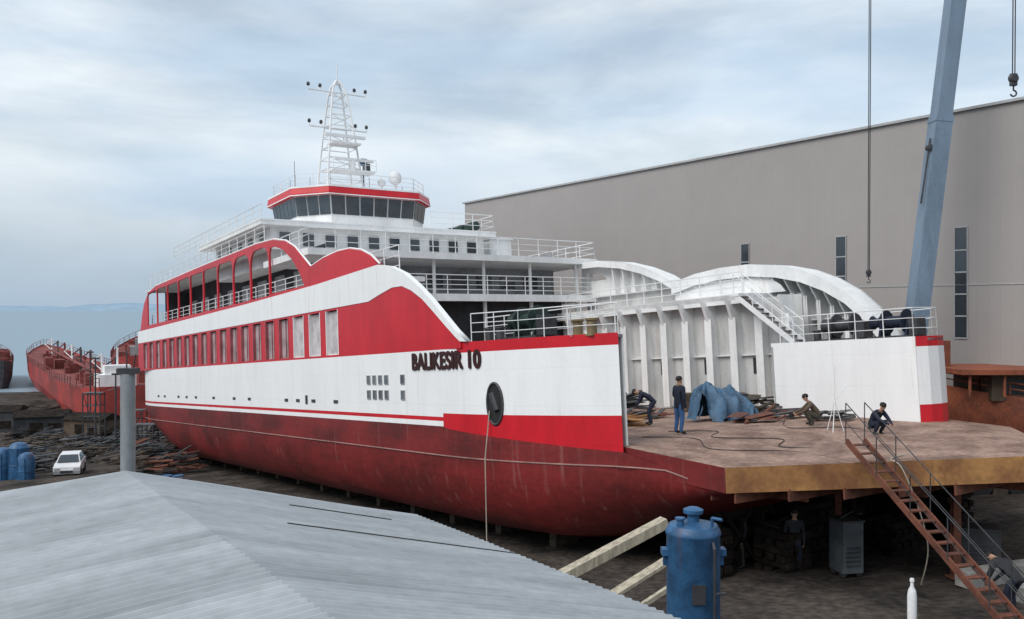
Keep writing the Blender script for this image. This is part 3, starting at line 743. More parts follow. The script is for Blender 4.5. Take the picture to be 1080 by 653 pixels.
# ---------------------------------------------------------------- people
def person(loc,rot,pose,jk,tr,lab,hat=None):
    J={'pelvis':(0,0,.95),'spine':(0,0,1.15),'chest':(0,0,1.36),'neck':(0,0,1.5),'jaw':(0,.025,1.58),'head':(0,.01,1.68),'crown':(0,0,1.765),
    'shL':(-.19,0,1.42),'elL':(-.25,-.03,1.13),'wrL':(-.25,.04,.88),'paL':(-.245,.06,.80),
    'shR':(.19,0,1.42),'elR':(.25,-.03,1.13),'wrR':(.25,.04,.88),'paR':(.245,.06,.80),
    'hiL':(-.1,0,.9),'knL':(-.12,.03,.5),'anL':(-.12,-.03,.09),'toL':(-.14,.15,.045),
    'hiR':(.1,0,.9),'knR':(.12,.03,.5),'anR':(.12,-.03,.09),'toR':(.14,.15,.045)}
    J.update(pose)
    R={'pelvis':(.155,.12),'spine':(.15,.115),'chest':(.18,.13),'neck':(.058,.058),'jaw':(.066,.07),'head':(.085,.1),'crown':(.055,.06),'sh':(.085,.085),'el':(.06,.06),'wr':(.036,.034),'pa':(.042,.02),'hi':(.11,.11),'kn':(.075,.075),'an':(.055,.055),'to':(.045,.035)}
    E=[('pelvis','spine','j'),('spine','chest','j'),('chest','neck','s'),('neck','jaw','s'),('jaw','head','s'),('head','crown','s')]
    for s_ in 'LR': E+=[('chest','sh'+s_,'j'),('sh'+s_,'el'+s_,'j'),('el'+s_,'wr'+s_,'j'),('wr'+s_,'pa'+s_,'s'),('pelvis','hi'+s_,'t'),('hi'+s_,'kn'+s_,'t'),('kn'+s_,'an'+s_,'t'),('an'+s_,'to'+s_,'b')]
    names=list(J);bm=bmesh.new();ly=bm.verts.layers.skin.verify();V={}
    for nme in names:
        v=bm.verts.new(J[nme]);V[nme]=v
        r=R.get(nme) or R[nme[:2]];v[ly].radius=r;v[ly].use_root=(nme=='pelvis')
    for a,b_,_ in E: bm.edges.new((V[a],V[b_]))
    me=bpy.data.meshes.new("p");bm.to_mesh(me);bm.free()
    ob=bpy.data.objects.new("p",me);COL.objects.link(ob)
    ob.modifiers.new("s",'SKIN');ss=ob.modifiers.new("u",'SUBSURF');ss.levels=1;ss.render_levels=1
    bpy.context.view_layer.update()
    m2=bpy.data.meshes.new_from_object(ob.evaluated_get(bpy.context.evaluated_depsgraph_get()))
    bpy.data.objects.remove(ob)
    mats=[jk,tr,SKIN,SHOE];idx={'j':0,'t':1,'s':2,'b':3}
    segs=[(Vector(J[a]),Vector(J[b_]),idx[k],k) for a,b_,k in E]
    vs=[v.co.copy() for v in m2.vertices];fs=[];ms=[]
    for p in m2.polygons:
        c=p.center;best=9;bi=0
        for a,b_,k,kk in segs:
            ab=b_-a;t=max(0,min(1,(c-a).dot(ab)/ab.length_squared));dd=(c-(a+ab*t)).length-(.06 if kk=='j' else 0)
            if dd<best:best=dd;bi=k
        fs.append(list(p.vertices));ms.append(bi)
    mb=MB();mb.v=[tuple(v) for v in vs];mb.f=fs;mb.m=ms
    for s_,sg in (('L',-1),('R',1)):
        w_=Vector(J['wr'+s_]);p_=Vector(J['pa'+s_]);dr=(p_-w_).normalized()
        side=dr.cross(Vector((1,0,0)));side=side.normalized() if side.length>.1 else Vector((0,1,0))
        cu_=side.cross(dr).normalized()*(-sg)
        for k,ln in enumerate((.07,.08,.075,.058)):
            a=p_+side*((k-1.5)*.019);b1=a+dr*ln*.55+cu_*.006;b2=b1+dr*ln*.4+cu_*.022
            mb.tube(a,b1,.0095,.009,n=5,mi=2);mb.tube(b1,b2,.009,.006,n=5,mi=2)
        a=w_.lerp(p_,.45);b1=a+side*.045+dr*.02;mb.tube(a,b1,.012,.01,n=5,mi=2);mb.tube(b1,b1+dr*.035+side*.008,.01,.007,n=5,mi=2)
    h=Vector(J['head']);cr=Vector(J['crown']);ja=Vector(J['jaw']);upv=(cr-ja).normalized()
    fw=Vector((0,1,0)); fw=(fw-upv*fw.dot(upv)).normalized();rt=fw.cross(upv)
    nb=h-upv*.01+fw*.09
    mb.tube(nb,nb-upv*.035+fw*.022,.009,.014,n=6,mi=2)
    for s_ in (-1,1):
        e=nb+rt*s_*.032+upv*.012-fw*.006
        mb.lathe([(.002,-.01),(.01,-.004),(.01,.004),(.002,.01)],e,6,3)
        er=h+rt*s_*.088-upv*.015;mb.beam(er-upv*.03,er+upv*.03,.014,.035,mi=2)
    mo=nb-upv*.07-fw*.008;mb.beam(mo-rt*.022,mo+rt*.022,.008,.008,mi=3)
    o=mb.build("person",None,mats,smooth=True,loc=loc,label=lab,cat="person")
    o.rotation_euler=(0,0,rot)
    hb=MB();c=h+upv*.015
    vs=[];n=12;rg=[(.1,-.03),(.106,.01),(.1,.05),(.075,.085),(.035,.1),(.003,.104)]
    if hat: rg=[(.135,.012),(.118,.02),(.115,.05),(.09,.095),(.045,.12),(.003,.125)]
    for r_,z_ in rg:
        for i in range(n):
            t=2*math.pi*i/n;vs.append(c+rt*math.cos(t)*r_*.92+fw*(math.sin(t)*r_-(.012 if not hat else 0))+upv*z_)
    ff=[(k*n+i,k*n+(i+1)%n,(k+1)*n+(i+1)%n,(k+1)*n+i) for k in range(len(rg)-1) for i in range(n)]
    hb.add(vs,ff);hb.build("helmet" if hat else "hair",o,[hat or HAIR],smooth=True)
    return o
bend={'pelvis':(0,-.12,.9),'spine':(0,.05,1.05),'chest':(0,.26,1.16),'neck':(0,.4,1.2),'jaw':(0,.48,1.2),'head':(0,.56,1.2),'crown':(0,.64,1.23),
 'shL':(-.19,.28,1.15),'elL':(-.23,.38,.85),'wrL':(-.16,.52,.66),'paL':(-.15,.56,.59),'shR':(.19,.28,1.15),'elR':(.23,.4,.86),'wrR':(.16,.55,.68),'paR':(.15,.6,.61),
 'hiL':(-.1,-.12,.86),'hiR':(.1,-.12,.86),'knL':(-.13,.02,.48),'knR':(.13,.08,.5),'anL':(-.13,-.1,.09),'anR':(.13,.02,.09),'toL':(-.15,.08,.045),'toR':(.15,.2,.045)}
crouch={'pelvis':(0,-.15,.32),'spine':(0,-.08,.52),'chest':(0,.08,.70),'neck':(0,.18,.82),'jaw':(0,.24,.87),'head':(0,.27,.96),'crown':(0,.28,1.04),
 'shL':(-.19,.1,.74),'elL':(-.22,.3,.52),'wrL':(-.12,.5,.42),'paL':(-.1,.57,.38),'shR':(.19,.1,.74),'elR':(.22,.32,.54),'wrR':(.1,.52,.46),'paR':(.08,.59,.42),
 'hiL':(-.1,-.14,.3),'hiR':(.1,-.14,.3),'knL':(-.17,.25,.5),'knR':(.17,.28,.48),'anL':(-.15,.0,.09),'anR':(.15,.05,.09),'toL':(-.17,.18,.045),'toR':(.17,.23,.045)}
dz_=lambda x: .0 if x>2 else -.35*min(1,(2-x)/4.1)
o=person(W(2.9,3.6,0.01),math.radians(-60),{'elL':(-.27,.02,1.15),'wrL':(-.2,.2,1.0),'paL':(-.17,.27,.97),'toR':(.18,.14,.045)},NAVY,JEAN,"man in navy jacket and jeans standing on the bow deck");o.scale=(1.04,)*3
person(W(6.6,1.4,0.01),math.radians(70),bend,NAVY,NAVY,"man in dark clothes bending over scrap on the deck")
person(W(1.6,-1.4,-.03),math.radians(80),crouch,BROWNC,OLIVE,"man in brown work clothes crouching on the bow deck")
person(W(-.9,-1.2,dz_(-.9)),math.radians(205),crouch,NAVY,NAVY,"man in dark blue crouching at the head of the stairs")
p=Vector(gbase(7.9,25.2));person(p,math.radians(170),{},DARK,NAVY,"man with clothes darkened as shade under the bow platform")  # near-black clothes here and below paint in the under-platform shade
p=Vector(gbase(6.6,26.0));person(p,math.radians(100),{},DARK,OLIVE,"man with clothes darkened as shade beside a generator")
p=Vector(gbase(11.3,20.4));person(p,math.radians(20),bend,DARK,NAVY,"man in dark clothes bending beside the access stairs")

# ---------------------------------------------------------------- things on the deck
def blob(name,loc,sx,sy,sz,mat,lab,cat,seed,rot=0,pk=0,group=None):
    mb=MB();nu,nv_=30,14;vs=[]
    for j in range(nv_+1):
        f=j/nv_;
        for i in range(nu):
            t=2*math.pi*i/nu
            r=(1-f)
            c,s_=math.cos(t),math.sin(t)
            x=c*r;y=s_*r;z=(1-(1-f)**1.4)
            nz=noise.noise(Vector((x*1.6+seed,y*1.6,z*1.3)))*.5+noise.noise(Vector((x*6+seed,y*6,z*2)))*.35
            vs.append((x*sx*(1+nz*.5),y*sy*(1+nz*.5),max(0,z*sz*(1+nz*1.2+pk*x))))
    fs=[(j*nu+i,j*nu+(i+1)%nu,(j+1)*nu+(i+1)%nu,(j+1)*nu+i) for j in range(nv_) for i in range(nu)]
    mb.add(vs,fs);o=mb.build(name,None,[mat],smooth=False,loc=loc,label=lab,cat=cat,group=group);o.rotation_euler=(0,0,rot);return o
mb=MB();N_=60;M_=40;vs=[]
peaks=[(-.8,.1,1.22),(-.3,-.1,1.02),(.25,.15,1.08),(.8,-.05,.72)]
def tzf(x,y):
    z=0
    for px_,py_,ph in peaks:
        dd=math.hypot((x-px_)*1.0,(y-py_)*.9)
        ang=math.atan2(y-py_,x-px_)
        z=max(z,ph-dd*(.85+.45*math.sin(ang*6+px_*9))-.25*dd*dd)
    e=max(0,abs(x)-1.2)*2.8+max(0,abs(y)-.7)*2.5
    return z-e+.06*noise.noise(Vector((x*5,y*5,1)))+.10*abs(noise.noise(Vector((x*2.4,y*2.4,8))))
for j in range(M_+1):
    for i in range(N_+1):
        x=-1.7+3.4*i/N_;y=-1.1+2.2*j/M_
        z=tzf(x,y)
        if z<.05: z=.03+.07*abs(noise.noise(Vector((x*4,y*4,5))))
        vs.append((x+.1*noise.noise(Vector((y*3,z*2,3))),y+.12*noise.noise(Vector((x*3,z*1.2,9))),z))
mb.add(vs,[(j*(N_+1)+i,j*(N_+1)+i+1,(j+1)*(N_+1)+i+1,(j+1)*(N_+1)+i) for j in range(M_) for i in range(N_) if math.hypot((-1.7+3.4*i/N_)/1.6,(-1.1+2.2*j/M_)/1.1)<.95+.1*math.sin(i*.7+j*.5)])
o=mb.build("tarpaulin",None,[BLUED],smooth=True,loc=W(6.0,-1.9,0.01),label="crumpled blue tarpaulin draped over equipment on the bow deck",cat="tarpaulin");o.rotation_euler=(0,0,.25);o.scale=(.95,.95,1.2)
def scrap(loc,n,ln,mat,lab,seed,grp="scrap piles on the bow deck",sp=1,hz=1):
    random.seed(seed);mb=MB()
    for i in range(n):
        x,y=random.uniform(-.8,.8)*sp,random.uniform(-.5,.5)*sp;a=random.uniform(-.5,.5)+random.choice((0,.8));l=random.uniform(.4,1)*ln/2;z=.06+.05*(i//3)*hz
        dz=random.uniform(-.04,.16)*hz
        p=(x-l*math.cos(a),y-l*math.sin(a),z);q=(x+l*math.cos(a),y+l*math.sin(a),z+dz)
        k=random.random()
        if k<.5: mb.tube(p,q,random.uniform(.03,.06)*hz**.5,n=7,mi=0)
        elif k<.8: mb.beam(p,q,.16,.05,mi=1)
        else: mb.beam(p,q,.5,.02,mi=0)
    mb.build("scrap_pile",None,[mat,STEEL],loc=loc,label=lab,cat="scrap pile",group=grp)
scrap(W(4.6,-3.4,.02),16,1.8,RUST,"pile of rusty pipes and offcuts on the bow deck",1)
scrap(W(7.6,2.2,.02),18,1.6,OCHRE,"heap of orange rusty steel offcuts on the deck",2)
scrap(W(4.2,-1.6,.02),12,1.6,RUST,"pile of rusty pipes and offcuts on the bow deck",3)
scrap(W(8.5,-4.6,.02),14,2,STEEL,"pile of dark pipes against the inner wall",5)
scrap(W(9.5,-1.0,.02),14,2,RUST,"pile of rusty pipes and offcuts on the bow deck",6)
scrap(W(9.5,4.5,.02),14,2,RUST,"pile of rusty pipes and offcuts on the bow deck",8)
scrap(W(2.4,-3.2,.02),14,1.3,STEEL,"pile of dark steel offcuts on the bow deck",9)
scrap(W(6.4,-4.2,.02),20,1.9,WOODD,"pile of dark timber and pipes on the bow deck",10,hz=2)
scrap(W(4.2,5.6,.02),10,1.2,OCHRE,"heap of orange rusty steel offcuts on the deck",14)
scrap(W(12.5,-2.0,.02),22,2.2,STEEL,"pile of dark pipes on the car deck",15,hz=2.2)
scrap(W(13,3.5,.02),22,2.2,STEEL,"pile of dark pipes on the car deck",16,hz=2.2)
def pallet_box(x,y,s,mat,lab):
    mb=MB();mb.box(-.5*s,.5*s,-.4*s,.4*s,.12,.8*s,0)
    for k in (-.4,0,.4): mb.box(-.52*s,.52*s,k*s-.05,k*s+.05,0,.12,1)
    for k in (.3,.55): mb.box(-.52*s,.52*s,-.42*s,.42*s,k*s,k*s+.04,1)
    mb.build("equipment_crate",None,[mat,WOODD],loc=W(x,y,0.005),label=lab,cat="crate")
pallet_box(12,1.5,1.2,STEEL,"dark steel equipment crate inside the car deck")
pallet_box(11,-5.4,1.0,WOODD,"wooden equipment crate beside the inner wall")
pallet_box(8.9,-5.7,1.0,STEEL,"dark equipment crate beside the inner wall")
def hose(pts,r,lab,mat=ROPE):
    mb=MB();P=[Vector(p) for p in pts];base=P[0].copy();out=[]
    for i in range(len(P)-1):
        a=P[max(0,i-1)];b_=P[i];c=P[i+1];d_=P[min(len(P)-1,i+2)]
        for k in range(6):
            t=k/6;out.append(.5*((2*b_)+(c-a)*t+(2*a-5*b_+4*c-d_)*t*t+(3*b_-a-3*c+d_)*t**3)-base)
    out.append(P[-1]-base);mb.path(out,r,n=5);mb.build("welding_hose",None,[mat],loc=base,label=lab,cat="hose",group="welding hoses at the bow")
def H(x,y): return W(x,y,dz_(x)+.02)
hose([H(4,3),H(2.6,2.2),H(1.5,3.5),H(.2,2.0),H(-.8,3.2),H(-2,1.6)],.016,"dark welding hose snaking over the bow deck")
hose([H(3.6,-2.4),H(1.6,-.2),H(.6,-2.0),H(-1.8,-1.0),H(-3.2,.4)],.016,"dark welding hose snaking over the bow deck")
hose([H(3.2,4.9),H(1.6,4.2),H(0,5.2),H(-1.4,3.6),H(-3,3.9)],.014,"dark welding hose snaking over the bow deck")
hose([H(-4.0,1.9),H(-4.3,3.3),W(-4.75,3.55,-.5),W(-5.0,3.3,-1.6),W(-4.9,2.9,-2.6),W(-4.4,2.5,-3.6)],.016,"pale hose hanging over the edge of the bow platform",ROPEL)
mb=MB()
for k in range(3):
    a=k*2.1;mb.tube((.3*math.cos(a),.3*math.sin(a),0),(0,0,1.0),.015)
mb.tube((0,0,1),(0,0,2.1),.014);mb.tube((0,0,1),(.5,.2,1.5),.012)
mb.build("work_stand",None,[RAILW],loc=W(.4,-.9,dz_(.4)),label="thin white tripod work stand on the bow deck",cat="work stand")

# ---------------------------------------------------------------- crane and hooks
cr=empty("mobile_crane","mobile crane with blue-grey telescopic boom behind the ferry","crane",loc=gbase(16.6,38.6))
b0=Vector((0.1,0,2.2));dirb=Vector((1.62,.0,13.3)).normalized()
mb=MB()
def sect(a,b_,w,h,mi=0):
    mb.beam(b0+dirb*a,b0+dirb*b_,w,h,mi,up=(0,1,0))
sect(0,14,.70,.82);sect(14,20,.64,.74);sect(20,32,.58,.66)
mb.build("boom",cr,[BOOM])
for a_,w_ in ((13.7,.75),(19.7,.69)):
    mb=MB();sect(a_,a_+.2,w_,w_+.1);mb.build("boom_collar",cr,[BOOM])
mb=MB();mb.tube(b0+dirb*10.2+Vector((-.5,-.2,0)),b0+dirb*13.0+Vector((-.44,-.2,0)),.04,n=10)
mb.lathe([(.08,-.12),(.14,-.1),(.14,.1),(.08,.12)],b0+dirb*12.6+Vector((-.44,-.2,0)),14,0,'y');mb.build("pulley_bracket",cr,[STEEL],smooth=True)
mb=MB();mb.prism([(-1.3,.7),(1.3,.7),(1.3,1.3),(-1.3,1.3)],-3,6,'x');mb.box(-2.2,2.2,-1.2,1.2,1.3,2.4);mb.build("chassis",cr,[YEL])
mb=MB();mb.box(4.3,5.9,-1.25,1.25,1.0,2.6);mb.box(5.9,5.93,-1.1,1.1,1.7,2.4,1);mb.build("cab",cr,[YEL,GLASS])
for x in (-2.2,-1,2.8,4.4):
    for y in (-1.2,1.2):
        mb=MB();mb.lathe([(.25,-.18),(.5,-.18),(.55,-.1),(.55,.1),(.5,.18),(.25,.18)],(x,y,.55),16,0,'y');mb.build("wheel",cr,[RUBBER],smooth=True)
def hook(X,Y,z,topz,lab,s=1):
    e=empty("crane_hook",lab,"crane hook",loc=(X,Y,z))
    mb=MB();mb.tube((-.03*s,0,.5*s),(.12,0,topz-z),.02,n=5);mb.tube((.05*s,0,.5*s),(.2,0,topz-z),.02,n=5);mb.build("wire_rope",e,[ROPE])
    mb=MB();mb.box(-.1*s,.1*s,-.07*s,.07*s,.15*s,.55*s);mb.lathe([(.12*s,-.1*s),(.16*s,-.05*s),(.16*s,.05*s),(.12*s,.1*s)],(0,0,.4*s),14,0,'y');mb.build("pulley_block",e,[STEEL])
    mb=MB();pts=[(0,0,.15*s),(0,0,0)]+[(.1*s*math.sin(a),0,-.1*s+.1*s*math.cos(a)) for a in [i*.45 for i in range(11)]]
    mb.path(pts,.028*s,n=7);mb.build("hook",e,[STEEL])
hook(14.25,36,EYE+1.2,48,"steel crane hook on a wire rope hanging over the bow",.7)
hook(16.7,30,EYE+7.3,45,"dark crane hook hanging from a wire rope")

# ---------------------------------------------------------------- neighbouring rusty vessel
nb_=empty("fishing_vessel","rust-brown wooden vessel on the hard behind the bow","boat",loc=(18.2,38.2,ground_z(18.2,38.2)))
HULLB=nmat("orange_brown_hull_paint",(.30,.085,.04),.7,var=.25,vscale=1.2,dark=(.16,.05,.03),fine=.2)
mb=MB()
secs=[]
for x,hw,zk_,ztp in ((-.2,.15,2.6,4.6),(1.0,1.2,1.6,4.35),(3,2.1,.9,4.1),(6,2.6,.6,4.0),(10,2.6,.6,4.0),(13,2.2,.9,4.2)):
    row=[(x,-hw,ztp),(x,-hw*1.0,ztp-.7),(x,-hw*.8,(ztp+zk_)/2-.3),(x,-hw*.3,zk_+.2),(x,0,zk_),(x,hw*.3,zk_+.2),(x,hw*.8,(ztp+zk_)/2-.3),(x,hw,ztp-.7),(x,hw,ztp)]
    secs.append(row)
n=9
mb.add([p for r in secs for p in r],[(i*n+j,i*n+j+1,(i+1)*n+j+1,(i+1)*n+j) for i in range(len(secs)-1) for j in range(n-1)])
mb.add([p for r in secs for p in (r[0],r[-1])],[(2*i,2*i+1,2*i+3,2*i+2) for i in range(len(secs)-1)])
mb.build("hull",nb_,[HULLB],smooth=True)
mb=MB();mb.box(1.3,9,-1.6,1.6,4.0,5.1,1);mb.box(-.2,9.5,-2.2,2.0,5.1,5.3,0)
for x in (.2,1.6,3,4.4,6,8): mb.tube((x,-2.0,4.2),(x,-2.0,5.1),.06,mi=0)
mb.build("deckhouse",nb_,[HULLB,BROWNC])
for i in range(4):
    mb=MB();mb.box(1.8+i*1.5,2.7+i*1.5,-1.66,-1.61,4.3,4.9);mb.build("window",nb_,[GLASS])
mb=MB();mb.rail([(-.1,-.2,4.6),(1,-1.2,4.4),(3,-2.1,4.1),(9,-2.6,4.0)],.5,1,r=.04,nr=2);mb.build("railing",nb_,[HULLB])
mb=MB();mb.box(.1,.35,-.1,.15,5.3,6.4);mb.build("mast_post",nb_,[HULLB])
for x in (2,5,9):
    mb=MB();mb.box(x-.3,x+.3,-1,1,0,.75);mb.build("cradle",nb_,[WOODD])

# ---------------------------------------------------------------- yard beside the stern
def car(loc,rot,lab):
    e=empty("parked_car",lab,"car",loc=loc,rotz=rot)
    mb=MB();P=[(-2.0,.35),(2.0,.35),(2.1,.6),(2.02,.85),(1.2,1.0),(-1.75,1.02),(-2.05,.9),(-2.1,.6)]
    mb.prism(P,-.85,.85,'y');
    b_=[(-1.7,-.8,1.0),(1.1,-.8,1.0),(1.1,.8,1.0),(-1.7,.8,1.0),(-1.35,-.62,1.5),(.3,-.62,1.5),(.3,.62,1.5),(-1.35,.62,1.5)]
    mb.add(b_,[(0,1,5,4),(1,2,6,5),(2,3,7,6),(3,0,4,7),(4,5,6,7)]);o=mb.build("body",e,[CARW])
    mb=MB();mb.add([(1.07,-.7,1.04),(1.07,.7,1.04),(.36,.56,1.47),(.36,-.56,1.47)],[(0,1,2,3)])
    for v in range(4): x,y,z=mb.v[v];mb.v[v]=(x+.04,y,z+.015)
    mb.build("windscreen",e,[GLASS])
    for sg in (-1,1):
        mb=MB();mb.add([(-1.5,sg*.8,1.06),(.9,sg*.8,1.06),(.25,sg*.65,1.43),(-1.25,sg*.65,1.43)],[(0,1,2,3)]);mb.build("side_window",e,[GLASS])
        mb=MB();mb.box(2.03,2.11,sg*.6-.18,sg*.6+.18,.65,.8);mb.build("headlight",e,[PANE])
        for x in (-1.3,1.3):
            mb=MB();mb.lathe([(.12,-.1),(.3,-.1),(.33,-.06),(.33,.06),(.3,.1),(.12,.1)],(x,sg*.8,.33),14,0,'y');mb.build("wheel",e,[RUBBER],smooth=True)
    mb=MB();mb.box(2.06,2.13,-.4,.4,.45,.62);mb.build("grille",e,[STEEL]);return e
e_=car(gbase(-29.2,59.5),math.radians(-70),"small white car parked on the dirt yard");e_.scale=(.92,)*3
def silo(X,Y,r,h):
    mb=MB();mb.lathe([(r*.95,0),(r,.1),(r,h*.45),(r*1.03,h*.46),(r*1.03,h*.49),(r,h*.5),(r,h),(r*.7,h+.25),(.1,h+.35)],(0,0,0),20)
    for k in range(6): mb.tube((r*1.02*math.cos(k),r*1.02*math.sin(k),0),(r*1.02*math.cos(k),r*1.02*math.sin(k),h),.04)
    mb.build("storage_tank",None,[BLUE],smooth=True,loc=gbase(X,Y),label="blue cylindrical storage tank in the yard",cat="tank",group="blue storage tanks in the yard")
silo(-31.2,57,.6,2.1);silo(-30.2,56,.5,1.5);silo(-32.2,57,.55,1.8)
def drum(X,Y,mat,lab):
    mb=MB();mb.lathe([(.28,0),(.3,.02),(.3,.3),(.31,.31),(.3,.32),(.3,.6),(.31,.61),(.3,.62),(.3,.88),(.28,.9),(.27,.87)],(0,0,0),18)
    mb.build("oil_drum",None,[mat],smooth=True,loc=gbase(X,Y),label=lab,cat="oil drum",group="oil drums in the yard")
for X,Y,m_ in ((-19.5,48,BLUE),(-18.6,48.5,BLUE),(-18.9,47.2,STEEL),(-17.4,47,STEEL),(-17.9,48.3,BLUE)):
    drum(X,Y,m_,"blue steel drum standing in the yard" if m_ is BLUE else "dull steel drum standing in the yard")
random.seed(21)
YG="scrap piles in the yard by the stern"
for i,(X,Y) in enumerate(((-26,66),(-23,62),(-33,70),(-37,78),(-27,74),(-44,86),(-33,86),(-24.5,58),(-33,62),(-21.5,57),(-40,95),(-50,92),(-30,78),(-36,68),(-29,82),(-35,90),(-46,100),(-40,74),(-31,72),(-28,69),(-35,82),(-38,86),(-42,80),(-47,92))):
    g_=Vector(gbase(X,Y));scrap(g_,40,1.6,(STEEL,WOODB,WOODD,STEEL,RUST)[i%5],"low heap of dark rusty yard scrap and beams",30+i,grp=YG,sp=1.7,hz=2.0)
for i,(X,Y,s_) in enumerate(((-29,68,2.0),(-36,74,2.4),(-42,84,3),(-24,66,1.6),(-55,100,4),(-48,110,4),(-66,116,5),(-72,140,6),(-40,104,3),(-34,92,3))):
    blob("rubble_heap",Vector(gbase(X,Y))-Vector((0,0,.1)),s_*1.4,s_,.9+.15*(i%4),GROUND,"dark heap of rubble and earth in the yard","rubble heap",i*2.3,i,group="rubble heaps in the yard")
def frame(X,Y,h,lab):
    mb=MB()
    for x in (-.8,.8):
        for y in (-.5,.5): mb.tube((x,y,0),(x,y,h),.06,n=5)
    for k in range(1,int(h)+1):
        z=k*1.0-.2;mb.tube((-.8,-.5,z),(.8,-.5,z),.04,n=4);mb.tube((-.8,.5,z),(.8,.5,z),.04,n=4);mb.tube((-.8,-.5,z),(-.8,.5,z),.04,n=4)
    mb.tube((-.8,-.5,0),(.8,-.5,h),.04,n=4);mb.tube((.8,-.5,0),(-.8,-.5,h),.04,n=4);mb.box(-.85,.85,-.55,.55,h-.05,h)
    mb.build("scaffold_tower",None,[STEEL],loc=gbase(X,Y),label=lab,cat="scaffold",group="scaffold towers by the stern")
for X,Y,h in ((-31,74,3.6),(-28.5,70,2.6),(-39,84,5)): frame(X,Y,h,"dark steel scaffold tower beside the slipway")
def mastpole(X,Y,h):
    mb=MB();mb.tube((0,0,0),(0,0,h),.1,.06,n=7);mb.tube((-.7,0,h*.8),(.7,0,h*.85),.04,n=5);mb.box(-.3,.3,-.12,.12,h,h+.15)
    mb.build("yard_pole",None,[STEEL],loc=gbase(X,Y),label="dark thin yard pole with a crossarm",cat="pole",group="yard poles by the stern")
for X,Y,h in ((-37,80,8),(-33,75,6.5),(-44,94,9)): mastpole(X,Y,h)
def cabin(X,Y,w,d,h,rot,mat,lab):
    mb=MB();mb.box(-w/2,w/2,-d/2,d/2,0,h,0);mb.prism([(-d/2-.2,h),(d/2+.2,h),(0,h+.6)],-w/2-.2,w/2+.2,'x',1)
    mb.box(-w*.2,w*.05,-d/2-.03,-d/2,0,2.0,1);mb.box(w*.15,w*.4,-d/2-.03,-d/2,1.0,1.9,1)
    o=mb.build("yard_hut",None,[mat,WOODB],loc=gbase(X,Y),label=lab,cat="hut",group="work huts in the yard");o.rotation_euler=(0,0,rot)
cabin(-50,96,5,3,2.6,.3,DARK,"small dark work hut in the yard");cabin(-41,88,4,3,2.4,-.2,BROWNC,"small brown work hut in the yard");cabin(-62,108,6,4,3,.2,STEEL,"small dark work hut in the yard")

# distant vessels
def vessel(p,ang,Lh,bw,zd,hm_,lab,house,full=True,hcol=WHITE2,hsc=1,base=0):
    e=empty("cargo_vessel",lab,"ship",loc=(p[0],p[1],base),rotz=ang)
    mb=MB();st_=[(0,.55,zd*1.05),(.03,.8,zd),(.08,.95,zd),(.2,1,zd*.95),(.7,1,zd*.95),(.85,.85,zd*1.05),(.94,.5,zd*1.2),(1,.04,zd*1.35)]
    rows=[]
    for f,w_,z in st_:
        rows.append([(f*Lh,-bw*w_,z),(f*Lh,-bw*w_*.95,z*.4),(f*Lh*.99,-bw*w_*.75,-.5),(f*Lh*.99,bw*w_*.75,-.5),(f*Lh,bw*w_*.95,z*.4),(f*Lh,bw*w_,z)])
    m=6;mb.add([q for r in rows for q in r],[(i*m+j,i*m+j+1,(i+1)*m+j+1,(i+1)*m+j) for i in range(len(rows)-1) for j in range(m-1)])
    mb.add(rows[0],[tuple(range(6))]);mb.build("hull",e,[hm_])
    mb=MB();mb.add([q for f,w_,z in st_ for q in ((f*Lh,-bw*w_,z-.3),(f*Lh,bw*w_,z-.3))],[(2*i,2*i+1,2*i+3,2*i+2) for i in range(len(st_)-1)])
    random.seed(int(Lh))
    for k in range(34):
        xk=Lh*random.uniform(.05,.92);yk=bw*random.uniform(-.75,.75);a=random.uniform(.4,1.6);mb.box(xk-a,xk+a,yk-a*.6,yk+a*.6,zd-.6,zd+random.uniform(.2,1.5))
    mb.path([(Lh*.15,bw*.2,zd+.9),(Lh*.9,0,zd+1.1)],.25,n=6);mb.path([(Lh*.15,-bw*.3,zd+.9),(Lh*.9,0,zd+1.1)],.2,n=6)
    mb.build("deck",e,[DECKRED])
    mb=MB();mb.rail([(Lh*f,-bw*w_,z) for f,w_,z in st_],1.1,3,r=.05,nr=2);mb.rail([(Lh*f,bw*w_,z) for f,w_,z in st_],1.1,3,r=.05,nr=2);mb.build("railing",e,[DECKRED])
    mb=MB();hx=Lh*house
    mb.box(hx,hx+4*hsc,-bw*.35,bw*.45,zd-.5,zd+1.4*hsc);mb.box(hx+.5,hx+3*hsc,-bw*.25,bw*.3,zd+1.4*hsc,zd+2.6*hsc);mb.tube((hx+2,0,zd+2),(hx+2,0,zd+5*hsc),.12)
    mb.build("deckhouse",e,[hcol])
    for k in range(8 if full else 2):
        mb=MB();xk=Lh*(.08+.11*k);mb.tube((xk,0,zd-.5),(xk+.3,0,zd+3.6),.16);mb.tube((xk+.3,0,zd+3.4),(xk+3.5,1,zd+2.2),.1);mb.tube((xk,0,zd+1),(xk+3,1,zd+2.2),.06);mb.build("derrick",e,[(STEEL,WHITE2,DECKRED)[k%3]])
    return e
vessel((-50,117),math.atan2(1,-.625),118,6,5.6,SHIPRED,"long red cargo vessel lying at the shore",.05,base=.2)
vessel((-104,180),math.atan2(1,-.58),40,4,5.5,STEEL,"dark workboat moored at the shore beside the red vessel",.1,False,STEEL,.8)
vessel((-65,160),math.atan2(1,-.42),60,6,7.5,SHIPRED,"dark red vessel lying astern of the ferry",.12,True,GREYI,1.2)

